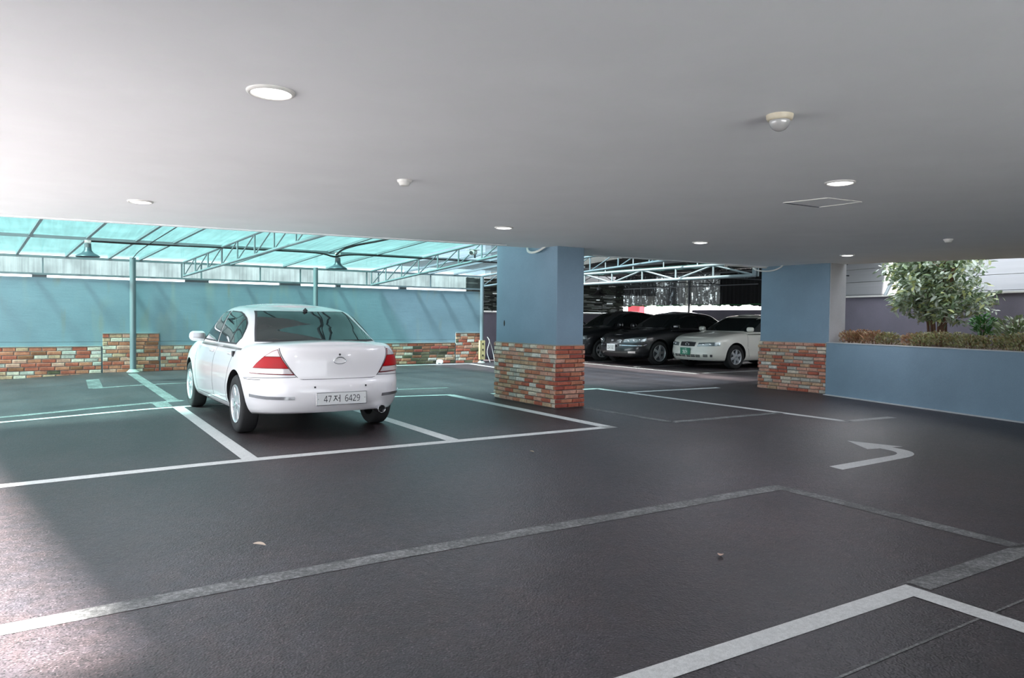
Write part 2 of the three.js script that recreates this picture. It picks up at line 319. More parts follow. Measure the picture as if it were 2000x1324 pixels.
// rows of bricks on a face: origin at its foot, u along it, n out of it
function bricks(parent, o, u, n, width, rows, pitch, table, opt = {}) {
  const { len = 0.2, joint = 0.0135, depth = 0.042, stuff = null, shift = 0 } = opt;
  const m = new THREE.Matrix4().makeBasis(V3(...u), V3(0, 1, 0), V3(...n)), hidden = [];
  for (let r = 0; r < rows; r++) {
    let x = -len * ((r % 2 ? 0.5 : 0) + (r % 3) * 0.17 + shift);
    while (x < width - 0.005) {
      const L = len * rr(0.86, 1.14), a = Math.max(0, x), b = Math.min(width, x + L); x += L;
      if (b - a < 0.035) continue;
      const t = typeof table === 'function' ? table((a + b) / 2, r) : table, out = depth * rr(-0.10, 0.16);
      const q = new THREE.Matrix4().multiplyMatrices(new THREE.Matrix4().makeTranslation(o[0] + u[0] * (a + b) / 2 + n[0] * (out), o[1] + (r + 0.5) * pitch, o[2] + u[2] * (a + b) / 2 + n[2] * out), m);
      q.multiply(new THREE.Matrix4().makeRotationZ(rr(-0.006, 0.006))); q.scale(V3(b - a - joint, pitch - joint * 0.95, depth));
      const mat = pick(t), shape = brickShapes[Math.floor(rand() * 6)];
      if (stuff && stuff((a + b) / 2)) { hidden.push([shape, q, mat]); continue; }
      const k = mesh('brick', shape, mat, parent); q.decompose(k.position, k.quaternion, k.scale);
    }
  }
  if (hidden.length) {
    const g = merge(hidden.map(([s, q]) => s.clone().applyMatrix4(q))); const k = mesh('brickwork', g, T.orange, parent); k.userData.kind = 'stuff';
  }
}

// column in the middle
{
  const g = group('column', 'blue-grey square column with orange brick base standing between the parking bays', 'column', [6.25, 0, -9.05]);
  mesh('shaft', boxUV(new RoundedBoxGeometry(0.47, 2.33, 1.60, 2, 0.012).translate(0, 2.035, 0), 0.5), M.blue, g);
  mesh('mortar', box(-0.238, 0.238, 0, 0.882, -0.798, 0.798), M.mortar, g);
  mesh('mortar_cap', box(-0.25, 0.25, 0.872, 0.886, -0.81, 0.81), M.mortar, g);
  const left = [['tan', 5], ['orange', 4], ['pink', 4], ['cream', 3], ['grey', 2.5], ['pale', 1], ['red', 1]], right = [['red', 6], ['orange', 3], ['deep', 3], ['pink', 2]];
  bricks(g, [-0.242, 0.004, -0.815], [0, 0, 1], [-1, 0, 0], 1.625, 14, 0.0622, left, { len: 0.2 });
  bricks(g, [-0.255, 0.004, 0.803], [1, 0, 0], [0, 0, 1], 0.51, 14, 0.0622, right, { len: 0.215 });
  bricks(g, [0.242, 0.004, 0.815], [0, 0, -1], [1, 0, 0], 1.625, 14, 0.0622, right, { len: 0.4 });
  const scar = mesh('chip', new THREE.IcosahedronGeometry(0.03, 1).scale(0.25, 1.6, 0.6), M.black, g); scar.position.set(-0.236, 1.17, -0.56);
}
// second column by the garden
{
  const ang = Math.atan2(11.354 - 11.29, 9.084 - 7.683);
  const g = group('column', 'blue-grey column with pinkish brick base joined to the planter wall', 'column', [11.32, 0, -8.385], ang);
  mesh('shaft', boxUV(new RoundedBoxGeometry(0.50, 2.33, 1.37, 2, 0.012).translate(0.265, 2.035, 0), 0.5), M.blue, g);
  mesh('mortar', box(0.012, 0.51, 0, 0.882, -0.69, 0.69), M.mortar, g);
  tag(mesh('return_face', boxUV(box(0.03, 0.5, 0.86, 2.25, 0.68, 0.695), 0.5), std({ map: concreteTex, color: C(0.95, 0.92, 0.92), bumpMap: plasterBump, bumpScale: 0.002, roughness: 0.9 }), g), 'pale grey return face');  // thin pale grey skin over this one side of the shaft
  bricks(g, [0.008, 0.004, -0.70], [0, 0, 1], [-1, 0, 0], 1.4, 14, 0.0622, [['pink', 5], ['tan', 3], ['grey', 3], ['red', 3], ['cream', 2], ['orange', 2], ['pale', 0.7]], { len: 0.205 });
  bricks(g, [0.52, 0.004, -0.695], [-1, 0, 0], [0, 0, -1], 0.53, 14, 0.0622, [['pink', 4], ['red', 3], ['tan', 2]], { len: 0.4 });
}
// planter wall
const pD = V3(-0.242, 0, 0.970), pN = V3(0.970, 0, 0.242), pO = V3(11.295, 0, -7.69);   // along the wall, into the garden, its start
const gp = (along, inn, y = 0) => V3(pO.x + pD.x * along + pN.x * inn, y, pO.z + pD.z * along + pN.z * inn);
const gTurn = Math.atan2(-pN.z, pN.x);
{
  const place = (m, along, inn, y = 0) => { m.position.copy(gp(along, inn, y)); m.rotation.y = gTurn; return m; };
  const w = struct('wall_right', boxUV(box(0, 0.16, 0, 0.888, -0.0, 6.6), 0.5), M.blue, 'low dark blue-grey planter wall beside the aisle', 'wall'); place(w, 0, 0.0);
  mesh('coping', boxUV(box(-0.006, 0.17, 0.888, 0.898, 0, 6.6), 0.8), M.concrete, w);
  mesh('kerb_fillet', boxUV(box(-0.05, 0, 0, 0.014, 0, 6.6), 0.8), M.concrete, w);
  const soilMat = std({ map: tex(256, 256, (u, v, x, y) => { const b = 0.30 + 0.2 * (fbm(u, v, 12, 12, 4, 301) - 0.5) + 0.12 * (hash(x, y, 303) - 0.5); return [b * 1.15, b * 0.92, b * 0.75]; }), roughness: 1 });
  const soil = struct('garden_bed', boxUV(box(0.16, 3.6, 0, 0.85, -2.0, 9), 1), soilMat, 'brown soil of the raised garden bed', 'soil'); place(soil, 0, 0);
  const gw = struct('wall_garden', boxUV(box(3.6, 3.85, 0, 1.80, -3.6, 9.5), 0.4), M.grey, 'grey-violet rendered wall behind the garden tree', 'wall'); place(gw, 0, 0);
  mesh('ledge', boxUV(box(3.54, 3.9, 1.80, 1.832, -3.6, 9.5), 0.5), M.whitePlastic, gw);
  // facade of pale boards beyond the garden wall
  const fac = struct('wall_facade', box(5.02, 5.2, 0, 4.6, -6, 11), M.mortar, 'pale boarded facade beyond the garden wall', 'wall'); place(fac, 0, 0);
  const boards = [tex(128, 128, (u, v, x, y) => { const b = 0.80 + 0.05 * (fbm(u, v, 3, 12, 4, 311) - 0.5); return [b * 0.985, b * 0.985, b * 1.0]; }), tex(128, 128, (u, v, x, y) => { const b = 0.63 + 0.06 * (fbm(u, v, 3, 12, 4, 313) - 0.5); return [b * 0.97, b, b * 0.955]; })].map((t) => std({ map: t, roughness: 0.6 }));
  const bays = [[-6, -0.12, 0], [0.06, 1.15, 1], [1.15, 3.45, 1], [3.62, 6, 0], [6.2, 11, 0]];
  for (const [a, b, k] of bays) for (let r = 0; r < 14; r++) {
    const m = mesh('board', new RoundedBoxGeometry(0.03, 0.312, b - a - 0.01, 1, 0.006), boards[k], fac); m.position.set(5.005, 0.16 + r * 0.32, (a + b) / 2);
  }
  for (const a of [-0.03, 3.53, 6.1]) mesh('upright', box(4.93, 5.02, 0, 4.6, a - 0.07, a + 0.07), M.whitePlastic, fac);
  const prop = (a0, y0, a1, y1, label) => {
    const p = gp(a0, 3.72, y0), q = gp(a1, 4.9, y1);
    return tag(mesh('pipe_brace', bar([p.x, p.y, p.z], [q.x, q.y, q.z], 0.035, 10), M.steel), label, 'pipe');
  };
  prop(-2.45, 1.82, -2.95, 2.95, 'slanting grey pipe brace over the garden wall beside the column');
  prop(1.35, 1.82, 1.05, 2.75, 'slanting grey pipe brace over the garden wall right of the tree');
}

// back wall with its brick dado
{
  const Z = -17.9, w = new THREE.Group();
  const g = box(-6, 10.45, -0.3, 1.975, Z - 0.25, Z), uvp = flat(g), p = uvp.attributes.position, uv = new Float32Array(p.count * 2);
  for (let i = 0; i < p.count; i++) { uv[2 * i] = (p.getX(i) + 3) / 15; uv[2 * i + 1] = p.getY(i) / 2; }
  uvp.setAttribute('uv', new THREE.BufferAttribute(uv, 2));
  const wall = struct('wall_back', uvp, M.backWall, 'long blue-grey stained wall with brick dado under the canopy', 'wall');
  const plain = [['orange', 5], ['red', 4], ['cream', 3], ['tan', 2.5], ['grey', 1.2], ['pink', 2], ['brown', 0.6], ['pale', 0.7]], mossy = [['moss', 4], ['darkmoss', 3], ['brown', 3], ['deep', 1.5]], mixed = [['brown', 3], ['red', 2], ['orange', 2], ['moss', 1.6], ['tan', 1.5], ['grey', 1]];
  const dirt = (x, y) => { const d = fbm((x + 3) / 16, (y + 0.5) / 16, 40, 120, 3, 321); return x > 8.4 && y < 0.42 && d > 0.42 && x < 9.6 ? mossy : x > 7.6 ? (d > 0.45 ? mixed : plain) : (x > 0.2 && x < 0.75 && y < 0.1 ? mixed : plain); };
  const run = (x0, x1, y0, rows, pitch, stuff) => {
    mesh('mortar', box(x0, x1, y0, y0 + rows * pitch + 0.012, Z, Z + 0.02), M.mortar, wall);
    mesh('mortar_edge', box(x0, x1, y0 + rows * pitch + 0.004, y0 + rows * pitch + 0.02, Z, Z + 0.04), M.mortar, wall);
    bricks(wall, [x0, y0, Z + 0.02], [1, 0, 0], [0, 0, 1], x1 - x0, rows, pitch, (u, r) => dirt(x0 + u, y0 + r * pitch), { len: 0.25, depth: 0.03, joint: 0.013, stuff: stuff && ((u) => stuff(x0 + u)) });
  };
  run(-0.95, 1.10, -0.10, 8, 0.0805);
  run(1.12, 2.22, -0.02, 10, 0.0835);
  run(2.24, 9.60, 0.0, 7, 0.0785, (x) => x > 2.75 && x < 7.7);
  run(9.62, 10.42, -0.02, 10, 0.0835);
}

// walls at the far end, behind the parked cars
{
  const a = struct('wall_far', boxUV(box(10.9, 19.3, -0.1, 1.41, -19.7, -19.45), 0.4), M.grey, 'dark violet-grey wall with white cap behind the black cars', 'wall');
  mesh('white_cap', box(10.88, 19.3, 1.41, 1.45, -19.75, -19.40), M.whitePlastic, a);
  const b = struct('wall_end', boxUV(merge([box(19.3, 19.55, -0.1, 1.42, -19.7, -18.42), box(19.3, 19.6, -0.1, 1.60, -18.42, -9.5)]), 0.4), M.grey, 'grey rendered stepped wall behind the white parked car', 'wall');
  const f = struct('wall_neighbour', boxUV(box(22.5, 23, 0, 6, -26, -8), 0.4), std({ color: C(0.78, 0.78, 0.80), roughness: 0.8 }), 'bright white neighbouring wall beyond the far car park end', 'wall');
  struct('sky_block_beyond', boxUV(box(13.2, 21, 2.2, 7, -22.4, -22), 0.4), M.darkSteel, 'dark block added beyond the reed screen to hide bright sky', 'wall');  // added dark block, stops bright sky showing above the reeds
  for (let k = 0; k < 7; k++) mesh('pilaster', box(22.42, 22.5, 0, 6, -24 + k * 2.2, -23.7 + k * 2.2), M.whitePlastic, f);
}

// ================================================================ CANOPY over the bays by the back wall
const roofY = (z) => 2.43 + 0.05 * (z + 17.9);
{
  const Z = -17.9, can = group('canopy', 'grey steel truss canopy roofed with teal translucent sheets along the back wall', 'canopy', [0, 0, 0]);
  const sheet = (base, seed, dirt, rep) => { const t = sheetTex(base, seed, dirt); return phys({ map: t, roughness: 0.2, transmission: 0.8, thickness: 0, specularIntensity: 0.25, side: THREE.DoubleSide }); };
  const teal = sheet([0.42, 0.585, 0.57], 401, 0.28), blue = sheet([0.52, 0.60, 0.63], 411, 0.26), pale = sheet([0.74, 0.77, 0.77], 421, 0.2), clere = sheet([0.535, 0.58, 0.565], 431, 0.42);
  // rafters: x at the eave, drift of x per metre of z
  const raf = [[-3.0, 0.085], [-2.1, 0.085], [-1.25, 0.085], [-0.38, 0.086], [0.47, 0.083], [1.25, 0.08], [1.84, 0.09], [2.69, 0.088], [3.75, 0.084], [4.94, 0.03], [5.99, 0.03], [7.13, 0], [8.1, 0], [8.85, 0], [9.57, 0], [10.4, 0], [11.6, 0]];
  const xAt = ([x, k], z) => x + k * (z - Z), z1 = -9.35;
  const zEnd = (x) => mix(-9.35, -8.5, Math.min(1, Math.max(0, (x + 3) / 8.4))) - sm(5.6, 6.2, x) * 0.55;
  for (let i = 0; i < raf.length - 1; i++) {
    const a = raf[i], b = raf[i + 1], n = 9, P = [];
    for (let j = 0; j < n; j++) for (let k = 0; k < 5; k++) {
      const q = k / 4, x0 = mix(a[0], b[0], q), ze = zEnd(mix(a[0], b[0], q)), z = mix(Z - 0.25, ze, j / (n - 1)), x = mix(xAt(a, z), xAt(b, z), q);
      P.push(V3(x, roofY(z) + 0.03 - 0.02 * Math.sin(q * Math.PI) * Math.sin(Math.PI * j / (n - 1)), z));
    }
    const g = gridGeo(P, 5, n), uv = g.attributes.uv; for (let k = 0; k < uv.count; k++) uv.setXY(k, P[k].x / 3, P[k].z / 3);
    mesh('roof_sheet', g, i < 11 ? teal : i < 15 ? blue : pale, can);
  }
  const bolted = new Set([7, 11, 15, 16]);
  raf.forEach((r, i) => { if (bolted.has(i)) return; const e = zEnd(r[0]) - 0.05; mesh('rafter', sqbar([xAt(r, Z), roofY(Z), Z], [xAt(r, e), roofY(e), e], 0.045, 0.045), M.steel, can); });
  // purlins and eave
  const pz = -14.75;
  mesh('purlin', sqbar([-3, roofY(pz) - 0.03, pz - 0.3], [11.6, roofY(pz) - 0.03, pz], 0.05, 0.05), M.steel, can);
  mesh('purlin', sqbar([-3, roofY(-11.4) - 0.03, -11.5], [11.6, roofY(-11.4) - 0.03, -11.3], 0.05, 0.05), M.steel, can);
  mesh('eave_beam', sqbar([-3, roofY(Z) - 0.03, Z], [11.6, roofY(Z) - 0.03, Z], 0.05, 0.05), M.steel, can);
  mesh('clerestory_rail', sqbar([-3, 2.045, Z], [10.5, 2.045, Z], 0.04, 0.04), M.steel, can);
  // clerestory panels
  const mull = [-2.6, -1.3, 0.06, 1.69, 2.68, 3.09, 4.39, 5.34, 7.04, 7.36, 8.85, 10.5];
  for (let i = 0; i < mull.length - 1; i++) {
    const a = mull[i], b = mull[i + 1], n = Math.max(2, Math.round((b - a) * 12)), P = [];
    for (let j = 0; j < 2; j++) for (let k = 0; k <= n; k++) P.push(V3(mix(a, b, k / n) , j ? 2.41 : 2.05, Z - 0.05 + 0.008 * Math.sin(k * 1.9)));
    const g = gridGeo(P, n + 1, 2), uv = g.attributes.uv; for (let k = 0; k < uv.count; k++) uv.setXY(k, P[k].x / 1.6, P[k].y / 1.6);
    mesh('clerestory_panel', g, clere, can);
    if (i) mesh('mullion', sqbar([a, 2.04, Z], [a, 2.42, Z], 0.03, 0.03), M.steel, can);
  }
  // gap stops between wall head and rail
  for (const [x, w] of [[0.0, 0.26], [3.0, 0.5], [5.1, 0.5], [6.3, 0.12], [8.05, 0.2]]) mesh('gap_filler', box(x - w / 2, x + w / 2, 1.975, 2.03, Z - 0.1, Z), M.darkSteel, can);
  // trusses
  const truss = (X, k, lowA, lowB, zA, zB, bays, rT = 0.026, rW = 0.012) => {
    const t = part('truss', can), lo = (z) => mix(lowA, lowB, (z - zA) / (zB - zA)), hi = (z) => roofY(z) - 0.03, x = (z) => X + k * (z - Z);
    mesh('top_chord', bar([x(zA), hi(zA), zA], [x(zB), hi(zB), zB], rT), M.steel, t);
    mesh('bottom_chord', bar([x(zA), lo(zA), zA], [x(zB), lo(zB), zB], rT), M.steel, t);
    for (let i = 0; i <= bays; i++) {
      const z = mix(zA, zB, i / bays), zn = mix(zA, zB, (i + 1) / bays);
      mesh('web_post', bar([x(z), lo(z), z], [x(z), hi(z), z], rW * 1.4), M.steel, t);
      if (i < bays) mesh('web_brace', bar([x(z), lo(z), z], [x(zn), hi(zn), zn], rW), M.steel, t);
    }
  };
  truss(2.69, 0.088, 2.10, 2.42, -17.75, -9.35, 9);
  truss(7.13, 0, 2.05, 2.52, -17.8, -9.45, 9);
  truss(10.4, 0, 2.12, 2.48, -17.8, -9.2, 9);
  {                                                     // parallel-chord edge truss
    const t = part('truss', can), X = 11.6, lo = 2.125, hi = 2.375, n = 8, zA = -17.9, zB = -9.45;
    mesh('top_chord', bar([X, hi, zA], [X, hi, zB], 0.03), M.steel, t); mesh('bottom_chord', bar([X, lo, zA], [X, lo, zB], 0.035), M.steel, t);
    for (let i = 0; i <= n; i++) { const z = mix(zA, zB, i / n); mesh('web_post', bar([X, lo, z], [X, hi, z], 0.02), M.steel, t); if (i < n) { const zn = mix(zA, zB, (i + 1) / n); mesh('web_brace', i % 2 ? bar([X, hi, z], [X, lo, zn], 0.02) : bar([X, lo, z], [X, hi, zn], 0.02), M.steel, t); } }
    for (let i = 0; i < 9; i++) { const z = mix(zA, zB, i / 8.5); mesh('gable_strut', bar([X, hi, z], [X, roofY(z), z], 0.014), M.steel, t); }
    const end = mesh('end_bracket', merge([box(X - 0.06, X - 0.02, lo - 0.02, 2.75, zB - 0.03, zB + 0.03), box(X + 0.03, X + 0.07, lo - 0.02, 2.75, zB - 0.03, zB + 0.03)]), M.steel, t);
    const P = []; for (let j = 0; j < 2; j++) for (let i = 0; i <= 60; i++) { const z = mix(zA, zB, i / 60); P.push(V3(X + 0.05 + 0.012 * Math.sin(i * 1.7), j ? hi + 0.05 : hi - 0.035 - 0.02 * Math.sin(i * 0.9) ** 2, z)); }
    mesh('roof_skirt', gridGeo(P, 61, 2), teal, t);
  }
  // posts
  const post = (x, z, r, top) => { const p = mesh('post', bar([x, fh(x, z), z], [x, top, z], r, 20), M.steel, can); mesh('base_plate', new THREE.CylinderGeometry(r * 1.15, r * 2.1, 0.06, 20).translate(x, fh(x, z) + 0.03, z), M.mortar, can); return p; };
  post(1.685, -17.72, 0.062, 2.45); post(5.66, -17.72, 0.055, 2.42); post(10.35, -17.72, 0.052, 2.38);
  const guard = mesh('post_guard', merge([box(10.28, 10.42, 0.09, 0.62, -17.66, -17.645), box(10.28, 10.295, 0.09, 0.62, -17.76, -17.645)]), std({ color: C(0.62, 0.50, 0.24), roughness: 0.7 }), can);
  for (let k = 0; k < 3; k++) mesh('guard_bolt', box(10.33, 10.37, 0.18 + k * 0.16, 0.23 + k * 0.16, -17.645, -17.64), M.black, can);
}
// cables on the canopy
{
  const y = (z) => roofY(z) - 0.045;
  tag(mesh('power_cable', tube([[0.75, y(-15.1), -15.02], [1.5, y(-15) - 0.01, -14.97], [2.6, y(-14.95), -14.92], [3.5, y(-14.9), -14.88], [4.6, y(-14.86), -14.84], [4.9, y(-14.8) - 0.02, -14.82], [5.13, y(-14.8) - 0.07, -14.8], [5.3, y(-14.8) - 0.03, -14.8], [5.6, y(-14.8), -14.8], [7.2, y(-14.78), -14.76], [9.2, y(-14.75), -14.72]], 0.018, 120), M.black), 'black power cable strung along the canopy purlin', 'cable');
  tag(mesh('power_cable', tube([[5.15, y(-14.8) - 0.03, -14.78], [5.08, y(-14.2), -14.2], [5.1, y(-13.5), -13.5], [5.3, y(-12.6), -12.6], [5.5, y(-11) , -11]], 0.02, 40), M.black), 'black cable rising from the middle pendant lamp to the ceiling edge', 'cable');
  tag(mesh('power_cable', tube([[1.67, 2.42, -17.6], [1.66, 2.48, -16.4], [1.7, 2.53, -15.1], [1.82, 2.62, -13.2], [2.0, 2.75, -10.5]], 0.009, 40), M.black), 'thin black cable running up from the tall post by the wall', 'cable');
}
// pendant lamps
function pendant(x, z, top, drop, mat, label) {
  const g = group('pendant_lamp', label, 'lamp', [x, top - drop, z]);
  const prof = [[0.19, 0.0], [0.195, 0.008], [0.165, 0.035], [0.10, 0.07], [0.062, 0.115], [0.055, 0.165], [0.03, 0.172]].map(([r, y]) => new THREE.Vector2(r, y));
  mesh('shade', new THREE.LatheGeometry(prof, 32), mat, g);
  mesh('socket', new THREE.CylinderGeometry(0.05, 0.056, 0.07, 20).translate(0, 0.2, 0), M.darkSteel, g);
  mesh('bulb', new THREE.SphereGeometry(0.045, 16, 10).translate(0, 0.07, 0), std({ color: C(0.75, 0.75, 0.72), roughness: 0.3 }), g);
  mesh('rod', bar([0, 0.2, 0], [0, drop - 0.03, 0], 0.007), M.darkSteel, g);
  mesh('junction_box', new RoundedBoxGeometry(0.10, 0.05, 0.08, 2, 0.008).translate(0, drop - 0.03, 0), M.whitePlastic, g);
  return g;
}
const lampShade = std({ color: C(0.045, 0.062, 0.078), roughness: 0.4, side: THREE.DoubleSide });
pendant(0.72, -14.98, 2.54, 0.30, lampShade, 'blue-grey bell pendant lamp under the teal roof left of the tall post');
pendant(5.19, -14.8, 2.56, 0.34, lampShade, 'blue-grey bell pendant lamp under the canopy above the white car');
pendant(14.2, -17.35, 2.76, 0.8, std({ color: C(0.015, 0.014, 0.014), roughness: 0.5, side: THREE.DoubleSide }), 'black bell pendant lamp hanging in front of the reed screen');
// security camera on the truss
{
  const g = group('security_camera', 'small pale bullet camera clamped to the canopy truss beside the column', 'camera', [7.13, 2.44, -12.5]);
  mesh('body', new THREE.CylinderGeometry(0.05, 0.05, 0.2, 16).rotateZ(Math.PI / 2).rotateY(0.7).rotateX(0.2).translate(-0.05, 0.07, 0.02), M.whitePlastic, g);
  mesh('hood', box(-0.17, 0.07, 0.118, 0.126, -0.06, 0.08), M.whitePlastic, g);
  mesh('lens', new THREE.CylinderGeometry(0.036, 0.036, 0.02, 16).rotateZ(Math.PI / 2).rotateY(0.7).translate(-0.135, 0.055, 0.09), M.black, g);
  mesh('bracket', bar([0, -0.03, 0], [0, 0.05, 0], 0.02), M.darkSteel, g);
}

// ================================================================ SHADE SCREENS at the far end
{
  const g = group('shade_screen', 'black hanging shade cloth on a dark steel frame behind the white parked car', 'screen', [0, 0, 0]);
  const net = phys({ map: tex(1024, 256, (u, v, x, y) => { const s = 0.5 + 0.5 * Math.sin(u * 300), n = fbm(u, v, 90, 5, 3, 501), b = 0.10 + 0.42 * sm(0.50, 0.85, 0.6 * fbm(u, v, 150, 6, 2, 503) + 0.4 * fbm(u, v, 190, 40, 2, 505)) + 0.04 * s * n; return [b * 0.92, b, b * 1.02]; }), roughness: 0.25, transmission: 0.8, specularIntensity: 0.2, thickness: 0, side: THREE.DoubleSide });
  const hang = (name, zA, zB, y0, y1, mat, holes) => {
    const n = 160, rows = 8, P = []; for (let j = 0; j <= rows; j++) for (let i = 0; i <= n; i++) { const q = i / n; P.push(V3(18.6 + 0.035 * Math.sin(i * 1.25), mix(y0 + 0.025 * Math.sin(i * 0.23) + 0.015 * Math.sin(i * 0.71), y1, j / rows), mix(zA, zB, q))); }
    const geo = gridGeo(P, n + 1, rows + 1);
    if (holes) { const keep = [], ix = geo.index.array; for (let k = 0; k < ix.length; k += 6) { const i = (k / 6) % n, j = Math.floor(k / 6 / n); if (fbm(i / n, j / rows, 70, 8, 2, 511) < 0.62 - 0.05 * (j > 4)) for (let m = 0; m < 6; m++) keep.push(ix[k + m]); } geo.setIndex(keep); }
    return mesh(name, geo, mat, g);
  };
  hang('ribbed_cloth', -21.7, -16.45, 1.74, 2.87, net, false); hang('black_cloth', -16.55, -11.4, 1.72, 2.87, std({ color: C(0.008, 0.008, 0.009), roughness: 0.9, side: THREE.DoubleSide }), false);
  const green = std({ color: C(0.03, 0.22, 0.07), roughness: 0.8 });
  mesh('green_hem', tube(Array.from({ length: 30 }, (_, i) => [18.57, 1.755 + 0.012 * Math.sin(i * 1.9), -21 + i * 0.34]), 0.014, 120), green, g);
  mesh('green_strap', tube([[18.4, 2.65, -21.35], [18.4, 2.2, -21.3], [18.4, 1.9, -21.4], [18.4, 1.72, -21.6], [18.4, 1.58, -21.9]], 0.03, 30), green, g);
  // dark roof over the far bays and its frame
  mesh('roof_cloth', box(11.45, 19.2, 2.88, 2.90, -21.9, -10.0), std({ color: C(0.012, 0.014, 0.014), roughness: 0.9 }), g);
  mesh('roof_cloth', box(9.4, 11.44, 2.88, 2.90, -21.9, -18.3), std({ color: C(0.012, 0.014, 0.014), roughness: 0.9 }), g);  // unseen extra sheet added to keep sun off the far wall
  for (const z of [-19.3, -16.6, -13.9, -11.2]) { mesh('roof_beam', sqbar([12.4, 2.84, z], [19.1, 2.84, z], 0.05, 0.07), M.darkSteel, g); mesh('tie_beam', sqbar([14.2, 2.42, z], [19.1, 2.42, z], 0.03, 0.03), M.darkSteel, g); for (let k = 0; k < 6; k++) mesh('web_brace', bar([14.2 + k * 0.82, k % 2 ? 2.42 : 2.82, z], [15.02 + k * 0.82, k % 2 ? 2.82 : 2.42, z], 0.012), M.darkSteel, g); }
  for (const x of [14.2, 18.5]) mesh('purlin', sqbar([x, 2.79, -19.4], [x, 2.79, -10.7], 0.05, 0.06), M.darkSteel, g);
  mesh('screen_rail', sqbar([18.55, 2.38, -21.3], [18.55, 2.38, -15], 0.03, 0.03), M.darkSteel, g);
  for (const z of [-21.35, -17.75, -14.35]) mesh('post', sqbar([18.45, 0, z], [18.45, 2.84, z], 0.06, 0.06), M.darkSteel, g);
  mesh('post', sqbar([12.35, 0, -19.35], [12.35, 2.88, -19.35], 0.05, 0.05), M.darkSteel, g);
}
{                                                        // reed screen above the far wall
  const g = group('reed_screen', 'dark woven reed screen standing on the violet wall with the white cap', 'screen', [0, 0, 0]);
  const reed = [0.09, 0.13, 0.17, 0.22].map((b) => std({ color: new THREE.Color(b * 0.95, b * 1.05, b * 0.9).convertSRGBToLinear().multiplyScalar(1.6), roughness: 0.8 }));
  const list = [[], [], [], []];
  for (let r = 0; r < 27; r++) { let x = 10.9; while (x < 17.15) { const L = rr(0.12, 0.5); if (rand() < 0.97 - (r > 18 ? 0.10 : 0)) list[Math.floor(rand() * 4)].push(box(x, Math.min(17.15, x + L), 1.47 + r * 0.037, 1.47 + r * 0.037 + rr(0.031, 0.038), -19.6 - rr(0, 0.03), -19.585)); x += L + rr(0.0, 0.012); } }
  list.forEach((l, k) => { const m = mesh('reeds', merge(l), reed[k], g); m.userData.kind = 'stuff'; });
  mesh('dimming_sheet', new THREE.PlaneGeometry(6.25, 1.0).translate(14.03, 1.96, -19.66), phys({ color: C(0.16, 0.17, 0.16), roughness: 0.2, transmission: 0.9, thickness: 0, specularIntensity: 0.2, side: THREE.DoubleSide }), g);  // added sheet that dims the sky showing between the reeds
  for (let k = 0; k < 8; k++) mesh('stake', bar([10.95 + k * 0.88, 1.45, -19.63], [10.95 + k * 0.88, 2.48, -19.63], 0.014), M.darkSteel, g);
}
{ const g = group('red_board', 'red board on posts beyond the far wall under the shade cloth', 'board', [20.2, 0, -22.3]); mesh('panel', new RoundedBoxGeometry(0.06, 0.36, 0.95, 2, 0.01).translate(0, 1.64, 0), std({ color: C(0.55, 0.02, 0.03), roughness: 0.5 }), g); for (const z of [-0.4, 0.4]) mesh('post', box(0.03, 0.07, 0, 1.8, z - 0.02, z + 0.02), M.darkSteel, g); }
tag(mesh('cord_loop', tube([[10.46, 0.72, -17.6], [10.5, 0.62, -17.55], [10.44, 0.3, -17.56], [10.5, 0.02, -17.5]], 0.008, 24), M.whitePlastic), 'pale cord hanging down beside the yellow post guard', 'cord');
tag(mesh('cord_loop', tube([[10.48, 0.7, -17.62], [10.62, 0.5, -17.66], [10.72, 0.2, -17.68], [10.74, 0.02, -17.66]], 0.008, 24), M.whitePlastic), 'pale cord slanting away from the yellow post guard', 'cord');

// ================================================================ CEILING FITTINGS
const glow = std({ color: C(0.9, 0.9, 0.9), emissive: C(1, 1, 1), emissiveIntensity: 2.4 });
function downlight(x, z, label) {
  const g = group('downlight', label, 'light', [x, 2.25, z], 0, 'round recessed ceiling lights');
  mesh('trim_ring', new THREE.LatheGeometry([[0.086, -0.004], [0.088, -0.011], [0.094, -0.013], [0.104, -0.008], [0.106, 0]].map(([r, y]) => new THREE.Vector2(r, y)), 40), M.whitePlastic, g);
  mesh('lamp_lens', new THREE.LatheGeometry([[0.0001, -0.020], [0.04, -0.018], [0.07, -0.013], [0.087, -0.004]].map(([r, y]) => new THREE.Vector2(r, y)), 40), glow, g);
  const l = new THREE.RectAreaLight(0xf2f5ff, 210, 0.155, 0.155); l.position.set(0, -0.024, 0); l.rotation.x = -Math.PI / 2; g.add(l);
}
downlight(0.877, -3.391, 'round glowing ceiling light over the faded aisle line, alone on the open ceiling');
downlight(0.759, -7.331, 'round glowing ceiling light above the empty bay beside the white car');
downlight(4.323, -6.94, 'round glowing ceiling light nearest the middle brick column');
downlight(7.148, -6.698, 'round glowing ceiling light between the two brick columns');
downlight(4.843, -3.217, 'round glowing ceiling light next to the access hatch');
downlight(10.193, -6.624, 'round glowing ceiling light nearest the planter column');
{
  const g = group('dome_camera', 'clear dome security camera with yellowed round base on the ceiling', 'camera', [3.035, 2.25, -2.347]);
  mesh('base', new THREE.LatheGeometry([[0.0001, -0.028], [0.05, -0.028], [0.058, -0.024], [0.062, -0.016], [0.064, 0]].map(([r, y]) => new THREE.Vector2(r, y)), 40), std({ color: C(0.62, 0.55, 0.42), roughness: 0.45 }), g);
  mesh('dome', new THREE.SphereGeometry(0.05, 32, 18, 0, Math.PI * 2, Math.PI / 2, Math.PI / 2).translate(0, -0.028, 0), phys({ color: C(0.42, 0.41, 0.40), roughness: 0.06, clearcoat: 1, clearcoatRoughness: 0.02 }), g);
}
